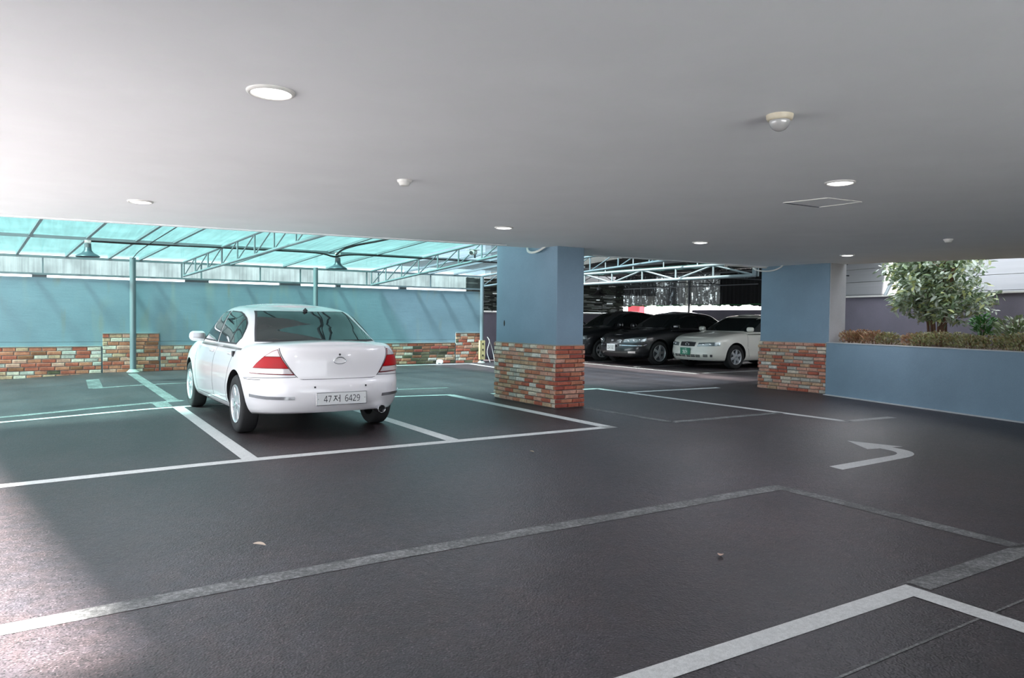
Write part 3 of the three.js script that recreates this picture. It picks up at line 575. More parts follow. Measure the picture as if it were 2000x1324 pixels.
function detector(x, z, label, s) {
  const g = group('smoke_detector', label, 'detector', [x, 2.25, z]);
  mesh('base', new THREE.CylinderGeometry(0.055 * s, 0.05 * s, 0.018, 32).translate(0, -0.009, 0), M.whitePlastic, g);
  mesh('cap', new THREE.LatheGeometry([[0.0001, -0.042], [0.028 * s, -0.042], [0.036 * s, -0.036], [0.044 * s, -0.018]].map(([r, y]) => new THREE.Vector2(r, y)), 32), M.whitePlastic, g);
}
detector(2.256, -5.005, 'small white smoke detector on the ceiling above the aisle', 1);
detector(9.14, -4.636, 'small white smoke detector on the ceiling near the planter', 1);
{
  const g = group('ceiling_hatch', 'square ceiling access hatch with thin metal frame', 'hatch', [5.535, 2.25, -3.835]);
  const q = [[-0.245, -0.2], [-0.17, 0.166], [0.217, 0.211], [0.2, -0.171]];
  for (let i = 0; i < 4; i++) { const a = q[i], b = q[(i + 1) % 4]; mesh('frame_strip', sqbar([a[0], -0.003, a[1]], [b[0], -0.003, b[1]], 0.014, 0.006), i === 3 ? M.darkSteel : M.whitePlastic, g); }
  mesh('panel', prism(q.map(([x, z]) => [x * 0.97, z * 0.97]), -0.002, 0), M.ceiling, g);
}
tag(mesh('cable_loop', merge([tube([[5.99, 2.30, -8.96], [5.95, 2.23, -8.88], [5.93, 2.195, -8.74], [5.94, 2.215, -8.58], [5.97, 2.27, -8.44]], 0.009, 30), tube([[5.99, 2.30, -8.98], [5.94, 2.215, -8.88], [5.92, 2.178, -8.72], [5.94, 2.205, -8.56], [5.97, 2.27, -8.42]], 0.009, 30)]), M.whitePlastic), 'white cable loop hanging from the top of the middle column', 'cable');
tag(mesh('cable_loop', tube([[11.2, 2.26, -9.2], [11.18, 2.20, -9.12], [11.18, 2.168, -9.0], [11.18, 2.16, -8.75], [11.2, 2.20, -8.6], [11.22, 2.26, -8.52]], 0.013, 36), M.whitePlastic), 'white cable loop hanging at the top of the planter column', 'cable');
{
  const g = group('surface_conduit', 'long white surface conduit along the ceiling edge near the planter column', 'conduit', [0, 0, 0]);
  mesh('channel', sqbar([10.3, 2.235, -9.02], [11.4, 2.235, -8.98], 0.05, 0.03), M.whitePlastic, g); mesh('end_knob', new THREE.SphereGeometry(0.035, 16, 10).translate(10.28, 2.225, -9.02), M.whitePlastic, g);
}

// ================================================================ PLANTS
function leafGeo(L, w) {
  const n = 4, P = []; for (let j = 0; j <= n; j++) { const t = j / n, ww = w * Math.sin(Math.PI * Math.min(0.98, 0.06 + t * 0.92)) ** 0.8, droop = -0.12 * L * t * t; for (const s of [-1, 0, 1]) P.push(V3(s * ww / 2, droop + (s ? 0.14 * ww : 0), t * L)); }
  return gridGeo(P, 3, n + 1);
}
const leafMat = (rough) => phys({ color: C(1, 1, 1), roughness: rough, transmission: 0.22, thickness: 0, side: THREE.DoubleSide });
function foliage(parent, geo, mat, n, place, colours, seed) {
  const im = new THREE.InstancedMesh(geo, mat, n), r = rng(seed), o = new THREE.Object3D(); im.name = 'foliage'; im.userData.kind = 'stuff'; im.castShadow = im.receiveShadow = true;
  for (let i = 0; i < n; i++) {
    const [p, d, s] = place(r, i); o.position.copy(p); o.lookAt(p.clone().add(d)); o.rotateZ((r() - 0.5) * 1.6); o.scale.setScalar(s); o.updateMatrix(); im.setMatrixAt(i, o.matrix);
    const c = colours[Math.floor(r() * colours.length)]; im.setColorAt(i, new THREE.Color().setRGB(...c).multiplyScalar(0.75 + 0.5 * r()));
  }
  parent.add(im); return im;
}
const bark = std({ color: C(0.20, 0.115, 0.075), roughness: 0.9 });
{
  const b = gp(0.12, 2.35, 0.85), t = group('tree', 'bushy broadleaf evergreen tree behind the low hedge', 'tree', [b.x, b.y, b.z], gTurn), r = rng(77);
  // local: x into the garden, z along the wall, y up
  const stems = [], tips = [];
  for (let k = 0; k < 7; k++) {
    const a0 = (k - 3) * 0.05, zt = (k - 3) * 0.20 + (r() - 0.5) * 0.12, xt = (r() - 0.5) * 0.7, h = 1.25 + 0.4 * r();
    const pts = [[0.05 * (r() - 0.5), -0.03, a0 * 1.2], [xt * 0.25, h * 0.35, zt * 0.35 + 0.03], [xt * 0.65, h * 0.7, zt * 0.75], [xt, h, zt]];
    mesh('stem', tube(pts, 0.022 + 0.01 * r(), 16, 7), bark, t); stems.push(pts);
    for (let q = 0; q < 5; q++) { const f = 0.4 + 0.14 * q, c = new THREE.CatmullRomCurve3(pts.map((p) => V3(...p))).getPoint(Math.min(1, f)), e = c.clone().add(V3((r() - 0.5) * 0.8, 0.12 + 0.3 * r(), (r() - 0.5) * 0.75)); mesh('branch', tube([[c.x, c.y, c.z], [mix(c.x, e.x, 0.5), mix(c.y, e.y, 0.6), mix(c.z, e.z, 0.5)], [e.x, e.y, e.z]], 0.008, 8, 5), bark, t); tips.push(c, e); }
  }
  const lobes = []; for (let k = 0; k < 60; k++) { const th = r() * 6.28, ph = Math.acos(2 * r() - 1), q = 0.55 + 0.45 * r(); lobes.push(V3(0.78 * q * Math.sin(ph) * Math.cos(th), 1.05 + 0.78 * q * Math.cos(ph), 0.03 + 0.92 * q * Math.sin(ph) * Math.sin(th))); }
  for (const e of tips) if (e.y > 0.35) lobes.push(e);
  foliage(t, leafGeo(0.105, 0.046), leafMat(0.33), 7000, (q) => {
    const l = lobes[Math.floor(q() * lobes.length)], p = l.clone().add(V3((q() - 0.5) * 0.34, (q() - 0.5) * 0.3, (q() - 0.5) * 0.34)); if (p.y < 0.2) p.y = 0.2 + 0.3 * q();
    return [p, V3((q() - 0.5) * 1.4 - 0.25, -0.15 + (q() - 0.5) * 0.9, (q() - 0.5) * 1.4), 0.7 + 0.6 * q()];
  }, [[0.30, 0.40, 0.22], [0.42, 0.52, 0.36], [0.52, 0.56, 0.24], [0.70, 0.76, 0.66], [0.18, 0.26, 0.14], [0.64, 0.72, 0.62]], 81);
}
function shrub(name, along, inn, y, rad, h, n, L, colours, label, grp, seed, rough = 0.6) {
  const b = gp(along, inn, y), g = group(name, label, 'shrub', [b.x, b.y, b.z], gTurn, grp), r = rng(seed);
  const tw = []; for (let k = 0; k < 9; k++) { const a = r() * 6.28, q = rad * (0.3 + 0.6 * r()); tw.push(tube([[0.3 * q * Math.cos(a), 0, 0.3 * q * Math.sin(a)], [0.6 * q * Math.cos(a), h * 0.5, 0.6 * q * Math.sin(a)], [q * Math.cos(a), h * (0.75 + 0.25 * r()), q * Math.sin(a)]], 0.004, 6, 5)); }
  mesh('stem', merge(tw), bark, g);
  foliage(g, leafGeo(L, L * 0.45), leafMat(rough), n, (q) => { const a = q() * 6.28, d = rad * Math.sqrt(q()), yy = h * (0.18 + 0.82 * q() ** 0.7) * (1 - 0.25 * (d / rad) ** 2); return [V3(d * Math.cos(a), yy, d * Math.sin(a)), V3(Math.cos(a) * 0.6, 0.7 * q() + 0.2, Math.sin(a) * 0.6), 0.7 + 0.6 * q()]; }, colours, seed + 1);
}
const nth = 'first second third fourth fifth sixth seventh eighth ninth tenth eleventh twelfth thirteenth fourteenth fifteenth sixteenth'.split(' ');
const dry = [[0.46, 0.24, 0.13], [0.55, 0.32, 0.19], [0.38, 0.20, 0.11], [0.50, 0.40, 0.20]], olive = [[0.40, 0.42, 0.18], [0.54, 0.53, 0.30], [0.48, 0.34, 0.17], [0.30, 0.34, 0.14], [0.60, 0.58, 0.40]];
[[0.16, 1], [0.36, 1], [0.72, 1], [0.96, 0], [1.42, 1], [1.66, 0], [1.9, 0], [2.16, 0], [2.42, 0], [2.68, 0], [2.95, 0], [3.2, 0], [3.46, 0], [3.72, 0], [3.98, 0], [4.25, 0]].forEach(([a, d], i) =>
  shrub('hedge_shrub', a, 0.36 + 0.05 * Math.sin(i * 2.1), 0.85, 0.17, 0.25 + 0.02 * Math.sin(i * 1.3), 560, 0.04, d ? dry : olive, (d ? 'sparse rust-brown clipped shrub, ' : 'clipped olive-green shrub, ') + nth[i] + ' in the planter hedge counted from the brick column', 'shrubs of the planter hedge', 600 + i * 5));
shrub('leafy_shrub', 2.15, 1.6, 0.85, 0.28, 0.5, 420, 0.08, [[0.34, 0.42, 0.22], [0.5, 0.55, 0.42], [0.24, 0.34, 0.15]], 'pale green leafy shrub rising above the hedge right of the tree', null, 701, 0.35);
shrub('leafy_shrub', 1.35, 1.9, 0.95, 0.16, 0.46, 380, 0.06, [[0.06, 0.20, 0.05], [0.10, 0.28, 0.07]], 'deep green leafy shoot beside the tree stems', null, 711, 0.4);

// ================================================================ SMALL THINGS ON THE FLOOR
function fallenLeaf(x, z, s, turn, c, label) {
  const g = leafGeo(0.07 * s, 0.045 * s).translate(0, 0.012, -0.03 * s), m = mesh('fallen_leaf', g, std({ color: C(...c), roughness: 0.8, side: THREE.DoubleSide })); m.position.set(x, 0.003, z); m.rotation.y = turn; tag(m, label, 'leaf');
}
fallenLeaf(0.99, -4.063, 1.0, 1.0, [0.62, 0.50, 0.40], 'pale curled dry leaf lying near the faded line and the drive');
fallenLeaf(3.021, -2.65, 0.75, 2.2, [0.62, 0.42, 0.33], 'small pinkish dry leaf lying near the bright corner line');
fallenLeaf(3.846, -5.645, 0.7, 0.4, [0.45, 0.36, 0.24], 'tiny tan dry leaf lying in front of the bays');
{
  const g = new THREE.IcosahedronGeometry(0.09, 3), p = g.attributes.position; for (let i = 0; i < p.count; i++) { const v = V3().fromBufferAttribute(p, i), k = 0.75 + 0.5 * vnoise(v.x * 22 + 9, v.y * 22 + v.z * 17 + 9, 0, 0, 5); p.setXYZ(i, v.x * k, Math.max(-0.05, v.y * k * 0.8), v.z * k); }
  g.computeVertexNormals(); const m = mesh('plastic_bag', g, std({ color: C(0.75, 0.77, 0.78), roughness: 0.5 })); m.position.set(9.02, 0.045, -17.66); tag(m, 'crumpled white plastic bag at the foot of the mossy brick dado', 'bag');
}

// ================================================================ CARS  (local: x forward, y up, z to the car's right, origin on the ground midway between the axles)
const csg = new Evaluator(); csg.useGroups = true; csg.attributes = ['position', 'normal', 'uv'];
function carSurfaces(c) {
  const { wb, rear, front, W } = c, xr = -wb / 2 - rear, xf = wb / 2 + front, cx = (xr + xf) / 2, a = (xf - xr) / 2, p = c.p ?? 10, q = c.q ?? 2.3;
  const yb = curve(c.bottom), yt = curve(c.deck), hw = curve(c.side), ir = curve(c.rearInset), ifr = curve(c.frontInset);
  const plan = (k) => Math.pow(Math.max(0, 1 - Math.pow(Math.abs(k), p)), 1 / q);
  // lower body: k along (-1 rear .. 1 front), s up (0 .. 1)
  const lower = (k, s, side) => {
    const x = cx + k * a - (k < 0 ? -ir(s) * Math.pow(-k, 6) : ifr(s) * Math.pow(k, 6));
    const y = yb(x) + (yt(x) - yb(x)) * s;
    return V3(x, y, side * hw(s) * W / 2 * plan(k));
  };
  // distance round the outline from the middle of an end -> k
  const table = []; { let d = 0, last = null; for (let i = 0; i <= 600; i++) { const k = 1 - Math.pow(i / 600, 3) * 0.999 - 0; const v = [a * k, W / 2 * plan(k)]; if (last) d += Math.hypot(v[0] - last[0], v[1] - last[1]); table.push([d, k]); last = v; } }
  const kOf = (d) => { d = Math.abs(d); let lo = 0, hi = table.length - 1; while (hi - lo > 1) { const m = (lo + hi) >> 1; if (table[m][0] < d) lo = m; else hi = m; } const t = (d - table[lo][0]) / (table[hi][0] - table[lo][0]); return mix(table[lo][1], table[hi][1], Math.min(1, Math.max(0, t))); };
  const sAt = (x, y) => (y - yb(x)) / (yt(x) - yb(x));
  const end = (e) => (t, y) => {                       // e -1 rear, 1 front; t metres round from the middle (+ car's right)
    const k = e * kOf(t); let v = lower(k, 0.5, t < 0 ? -1 : 1);
    for (let i = 0; i < 3; i++) v = lower(k, sAt(v.x, y), t < 0 ? -1 : 1);
    return v;
  };
  const side = (sd) => (x, y) => { let k = (x - cx) / a; const s = sAt(x, y); for (let i = 0; i < 4; i++) { const v = lower(k, s, sd); k += (x - v.x) / a; } const v = lower(k, s, sd); return V3(x, y, v.z); };
  // greenhouse
  const gw = curve(c.ghWidth), gr = curve(c.ghRear), gf = curve(c.ghFront), ry = curve(c.roof), by = c.belt, gpw = c.ghP ?? 6, gq = c.ghQ ?? 2.4;
  const gplan = (k) => Math.pow(Math.max(0, 1 - Math.pow(Math.abs(k), gpw)), 1 / gq);
  const green = (k, s, sd) => { const r = gr(s), f = gf(s), x = (r + f) / 2 + k * (f - r) / 2; return V3(x, by + (ry(x) - by) * s, sd * gw(s) * gplan(k)); };
  const gSide = (sd) => (x, y) => { const s = (y - by) / (ry(x) - by), r = gr(s), f = gf(s), k = (x - (r + f) / 2) / ((f - r) / 2); return V3(x, y, sd * gw(s) * gplan(k)); };
  const gEnd = (e) => (z, y) => { let x = e < 0 ? gr(0.5) : gf(0.5); for (let i = 0; i < 8; i++) { const s = (y - by) / (ry(x) - by), w = Math.min(0.9995, Math.abs(z) / gw(s)), k = e * Math.pow(1 - Math.pow(w, gq), 1 / gpw), r = gr(s), f = gf(s); x = (r + f) / 2 + k * (f - r) / 2; } return V3(x, y, z); };
  return { lower, green, end, side, gSide, gEnd, xr, xf };
}
function loft(fn, ks, ss, crown, close) {               // sections along k, each a closed ring: left side up, over the top, right side down, under
  const P = []; let n = 0;
  for (const k of ks) {
    const ring = [];
    for (const s of ss) ring.push(fn(k, s, -1));
    const L = fn(k, 1, -1), R = fn(k, 1, 1);
    for (let i = 1; i < 12; i++) { const t = i / 12, v = L.clone().lerp(R, t), w = 2 * t - 1; v.y += crown * (1 - w * w) * Math.min(1, Math.abs(L.z) / 0.4); ring.push(v); }
    for (const s of [...ss].reverse()) ring.push(fn(k, s, 1));
    const bl = fn(k, 0, -1), br = fn(k, 0, 1); for (let i = 1; i < 4; i++) ring.push(br.clone().lerp(bl, i / 4));
    n = ring.length; P.push(...ring);
  }
  let g = gridGeo(P, n, ks.length, true);
  g = mergeVertices(g, 1e-5);
  const ix = g.index.array, p = g.attributes.position, keep = [], A = V3(), B = V3(), Cc = V3();
  for (let i = 0; i < ix.length; i += 3) { A.fromBufferAttribute(p, ix[i]); B.fromBufferAttribute(p, ix[i + 1]); Cc.fromBufferAttribute(p, ix[i + 2]); if (B.sub(A).cross(Cc.sub(A)).length() > 1e-10) keep.push(ix[i], ix[i + 1], ix[i + 2]); }
  g.setIndex(keep); return g;
}
const resample = (pts, n) => { const d = [0]; for (let i = 1; i < pts.length; i++) d.push(d[i - 1] + Math.hypot(pts[i][0] - pts[i - 1][0], pts[i][1] - pts[i - 1][1])); const out = []; for (let j = 0; j < n; j++) { const q = d.at(-1) * j / (n - 1); let i = 0; while (i < pts.length - 2 && d[i + 1] < q) i++; const t = d[i + 1] > d[i] ? (q - d[i]) / (d[i + 1] - d[i]) : 0; out.push([mix(pts[i][0], pts[i + 1][0], t), mix(pts[i][1], pts[i + 1][1], t)]); } return out; };
// a shaped piece lying on a surface: bottom and top edge in the surface's own 2D, raised by off
function patch(map, bottom, top, off, nu = 28, nv = 12, thick = 0.012) {
  const A = resample(bottom, nu), B = resample(top, nu), P = [], N = [], e = 0.004;
  const out = map.out;
  for (let j = 0; j < nv; j++) for (let i = 0; i < nu; i++) {
    const u = mix(A[i][0], B[i][0], j / (nv - 1)), v = mix(A[i][1], B[i][1], j / (nv - 1)), p = map(u, v);
    const n = map(u + e, v).sub(map(u - e, v)).cross(map(u, v + e).sub(map(u, v - e))).normalize();
    if (n.dot(out(p)) < 0) n.negate();
    P.push(p.clone().addScaledVector(n, off)); N.push(n);
  }
  const rim = []; for (let i = 0; i < nu; i++) rim.push(i); for (let j = 1; j < nv; j++) rim.push(j * nu + nu - 1); for (let i = nu - 2; i >= 0; i--) rim.push((nv - 1) * nu + i); for (let j = nv - 2; j > 0; j--) rim.push(j * nu);
  const g = gridGeo(P, nu, nv), nn = g.attributes.normal; if (V3().fromBufferAttribute(nn, Math.floor(P.length / 2)).dot(N[Math.floor(P.length / 2)]) < 0) { g.index.array.reverse(); g.computeVertexNormals(); }
  const S = []; rim.forEach((k) => S.push(P[k])); rim.forEach((k) => S.push(P[k].clone().addScaledVector(N[k], -thick)));
  const sk = gridGeo(S, rim.length, 2, true);
  return merge([g, sk]);
}
const strip = (map, path, w, off, n = 40) => { // a narrow ribbon along a path on the surface
  const q = resample(path, n), a = [], b = []; q.forEach((p, i) => { const s = q[Math.max(0, i - 1)], e = q[Math.min(n - 1, i + 1)], l = Math.hypot(e[0] - s[0], e[1] - s[1]) || 1, nx = -(e[1] - s[1]) / l, ny = (e[0] - s[0]) / l; a.push([p[0] - nx * w / 2, p[1] - ny * w / 2]); b.push([p[0] + nx * w / 2, p[1] + ny * w / 2]); });
  return patch(map, a, b, off, n, 2, 0.004);
};
const surf = (fn, out) => { const f = (u, v) => fn(u, v); f.out = out; return f; };
function wheelParts(parent, x, z, R, width, spokes, sgn, rimR, style) {
  const w = part('wheel', parent); w.position.set(x, R, z);
  const h = width / 2, tp = [[rimR, -h * 0.86], [rimR + 0.012, -h * 0.98], [R - 0.05, -h], [R - 0.018, -h * 0.93], [R - 0.002, -h * 0.72], [R, 0], [R - 0.002, h * 0.72], [R - 0.018, h * 0.93], [R - 0.05, h], [rimR + 0.012, h * 0.98], [rimR, h * 0.86], [rimR - 0.01, 0]];
  tp.push(tp[0]); mesh('tyre', new THREE.LatheGeometry(tp.map(([r, y]) => new THREE.Vector2(r, y)), 48).rotateX(Math.PI / 2), M.rubber, w);
  const o = sgn * h, list = [];
  const rp = [[rimR * 0.86, h * 0.2], [rimR * 0.90, h * 0.72], [rimR * 0.985, h * 0.86], [rimR * 1.0, h * 0.93], [rimR * 0.985, h * 0.99], [rimR * 0.93, h * 0.93], [rimR * 0.90, h * 0.78], [rimR * 0.87, h * 0.25]].map(([r, y]) => new THREE.Vector2(r, y * 1));
  let ring = new THREE.LatheGeometry(rp, 44).rotateX(Math.PI / 2); if (sgn < 0) ring = ring.rotateY(Math.PI); list.push(ring);
  for (let k = 0; k < spokes; k++) {
    const s = new THREE.Shape(), w0 = style ? 0.034 : 0.03, w1 = style ? 0.026 : 0.042; s.moveTo(-w0, 0.03); s.lineTo(w0, 0.03); s.lineTo(w1, rimR * 0.93); s.lineTo(-w1, rimR * 0.93); s.closePath();
    const g = new THREE.ExtrudeGeometry(s, { depth: 0.016, bevelEnabled: true, bevelThickness: 0.006, bevelSize: 0.006, bevelSegments: 2 }).translate(0, 0, -0.008).rotateZ(2 * Math.PI * k / spokes + 0.2).translate(0, 0, sgn * h * 0.72); list.push(g);
  }
  list.push(new THREE.CylinderGeometry(0.05, 0.056, 0.03, 24).rotateX(Math.PI / 2).translate(0, 0, sgn * h * 0.76));
  mesh('rim', merge(list), M.alloy, w);
  mesh('hub_cap', new THREE.CylinderGeometry(0.026, 0.028, 0.012, 20).rotateX(Math.PI / 2).translate(0, 0, sgn * (h * 0.76 + 0.018)), M.chrome, w);
  mesh('brake_disc', new THREE.CylinderGeometry(rimR * 0.84, rimR * 0.84, 0.02, 32).rotateX(Math.PI / 2).translate(0, 0, sgn * h * 0.15), M.darkSteel, w);
}
function carBase(c, label, pos, turn) {
  const car = group('car', label, 'car', pos, turn), S = carSurfaces(c);
  const ks = []; for (let i = 0; i <= 240; i++) { const t = i / 240; ks.push(-Math.cos(Math.PI * Math.pow(t < 0.5 ? 2 * t : 2 - 2 * t, 1.35) / 2) * (t < 0.5 ? 1 : -1)); }
  const ss = [0, 0.03, 0.07, 0.12, 0.18, 0.24, 0.3, 0.36, 0.4, 0.43, 0.46, 0.5, 0.55, 0.6, 0.66, 0.72, 0.78, 0.84, 0.88, 0.915, 0.94, 0.96, 0.975, 0.988, 1];
  const lowG = loft(S.lower, ks, ss, c.deckCrown ?? 0.03);
  let body = new Brush(lowG, [c.paint]); body.updateMatrixWorld(); lowG.clearGroups(); lowG.addGroup(0, lowG.index.count, 0);
  const aw = c.wheelR + 0.045;
  for (const x of [-c.wb / 2, c.wb / 2]) for (const s of [-1, 1]) {
    const cg = new THREE.CylinderGeometry(aw, aw, 0.42, 48).rotateX(Math.PI / 2).translate(x, c.wheelR + 0.012, s * (c.W / 2 - 0.1)); cg.clearGroups(); cg.addGroup(0, cg.index.count, 0);
    const b = new Brush(cg, [M.black]); b.updateMatrixWorld();
    body = csg.evaluate(body, b, SUBTRACTION);
  }
  const g = body.geometry; const mats = body.material;
  const bm = mesh('body', g, mats, car);
  const kg = []; for (let i = 0; i <= 90; i++) { const t = i / 90; kg.push(-Math.cos(Math.PI * Math.pow(t < 0.5 ? 2 * t : 2 - 2 * t, 1.25) / 2) * (t < 0.5 ? 1 : -1)); }
  mesh('cabin', loft(S.green, kg, [0, 0.1, 0.2, 0.3, 0.4, 0.5, 0.6, 0.7, 0.78, 0.84, 0.88, 0.91, 0.935, 0.955, 0.97, 0.985, 1], c.roofCrown ?? 0.03), c.paint, car);
  const up = (p) => V3(p.x > 0 ? 0.3 : -0.3, 0.3, 0), sideOut = (sd) => () => V3(0, 0.2, sd);
  const maps = { rear: surf(S.end(-1), (p) => V3(-1, 0, p.z)), front: surf(S.end(1), (p) => V3(1, 0.2, p.z)), L: surf(S.side(-1), sideOut(-1)), R: surf(S.side(1), sideOut(1)), gL: surf(S.gSide(-1), sideOut(-1)), gR: surf(S.gSide(1), sideOut(1)), gRear: surf(S.gEnd(-1), () => V3(-1, 0.6, 0)), gFront: surf(S.gEnd(1), () => V3(1, 0.6, 0)) };
  for (const x of [-c.wb / 2, c.wb / 2]) for (const s of [-1, 1]) wheelParts(car, x, s * (c.W / 2 - 0.015 - c.tyreW / 2), c.wheelR, c.tyreW, c.spokes, s, c.rimR, c.style);
  // glass
  for (const sd of ['L', 'R']) for (const w of c.windows) {
    if (c.windowTrim) mesh('window_trim', patch(maps['g' + sd], w.bottom.map(([x, y]) => [x, y - 0.016]), w.top.map(([x, y]) => [x, y + 0.012]), 0.003), c.windowTrim, car);
    mesh('side_window', patch(maps['g' + sd], w.bottom, w.top, 0.006), M.carGlass, car);
  }
  const { b: rb, t: rt } = c.rearGlass, e = 0.022;
  mesh('rear_glass_seal', patch(maps.gRear, [[-rb[0] - e, rb[1] - e * 0.7], [rb[0] + e, rb[1] - e * 0.7]], [[-rt[0] - e, rt[1] + e * 0.35], [rt[0] + e, rt[1] + e * 0.35]], 0.002, 40, 16), M.seam, car);
  mesh('rear_window', patch(maps.gRear, [[-rb[0], rb[1]], [rb[0], rb[1]]], [[-rt[0], rt[1]], [rt[0], rt[1]]], 0.005, 40, 16), M.carGlass, car);
  const { b: fb, t: ft } = c.windscreen;
  mesh('windscreen', patch(maps.gFront, [[-fb[0], fb[1]], [fb[0], fb[1]]], [[-ft[0], ft[1]], [ft[0], ft[1]]], 0.005, 40, 16), M.carGlass, car);
  // mirrors
  for (const s of [-1, 1]) { const [x, y] = c.mirror, z = s * (S.gSide(1)(x, y).z + 0.085); const g2 = new RoundedBoxGeometry(0.12, 0.13, 0.2, 4, 0.055); const m = mesh('wing_mirror', merge([g2.translate(x, y + 0.045, z), bar([x, y - 0.02, z - s * 0.16], [x, y + 0.01, z - s * 0.05], 0.022)]), c.paint, car); mesh('mirror_glass', new RoundedBoxGeometry(0.006, 0.085, 0.14, 2, 0.003).translate(x - 0.059, y + 0.045, z), M.chrome, m); }
  // door seams, handles
  for (const sd of ['L', 'R']) {
    for (const pth of c.seams) mesh('door_seam', strip(maps[sd], pth, 0.006, 0.0012), M.seam, car);
    for (const [x, y] of c.handles) { const p = maps[sd](x, y), s = sd === 'L' ? -1 : 1; mesh('door_handle', new RoundedBoxGeometry(0.16, 0.032, 0.03, 3, 0.013).translate(p.x, p.y, p.z + s * 0.012), c.handleMat ?? c.paint, car); }
    for (const [x0, x1, y, h] of c.mouldings ?? []) mesh('side_moulding', strip(maps[sd], [[x0, y], [x1, y]], h, 0.008), c.paint, car);
    for (const [x0, x1, y, h] of c.chromeLines ?? []) mesh('chrome_strip', strip(maps[sd], [[x0, y], [x1, y]], h, 0.008), M.chrome, car);
  }
  mesh('underbody', box(-c.wb / 2 - c.rear * 0.3, c.wb / 2 + c.front * 0.7, 0.21, 0.32, -c.W / 2 * 0.6, c.W / 2 * 0.6), M.black, car);
  return { car, S, maps };
}
function plateTex(draw, bg) { const cv = document.createElement('canvas'); cv.width = 520; cv.height = 120; const x = cv.getContext('2d'); x.fillStyle = bg; x.fillRect(0, 0, 520, 120); draw(x); const t = new THREE.CanvasTexture(cv); t.colorSpace = THREE.SRGBColorSpace; return t; }
function plate(parent, at, w, h, face, tx, rimMat) {        // face: 1 looks forward, -1 looks back
  const p = part('number_plate', parent); p.position.copy(at); p.rotation.y = face > 0 ? Math.PI / 2 : -Math.PI / 2;
  mesh('plate_rim', new RoundedBoxGeometry(w + 0.014, h + 0.014, 0.01, 2, 0.004), rimMat, p);
  mesh('plate_face', new THREE.PlaneGeometry(w, h).translate(0, 0, 0.0062), std({ map: tx, roughness: 0.4 }), p);
  return p;
}
function strokes(x, list, lw, col) { x.strokeStyle = col; x.lineWidth = lw; x.lineCap = 'butt'; for (const l of list) { x.beginPath(); l.forEach(([a, b], i) => i ? x.lineTo(a, b) : x.moveTo(a, b)); x.stroke(); } }

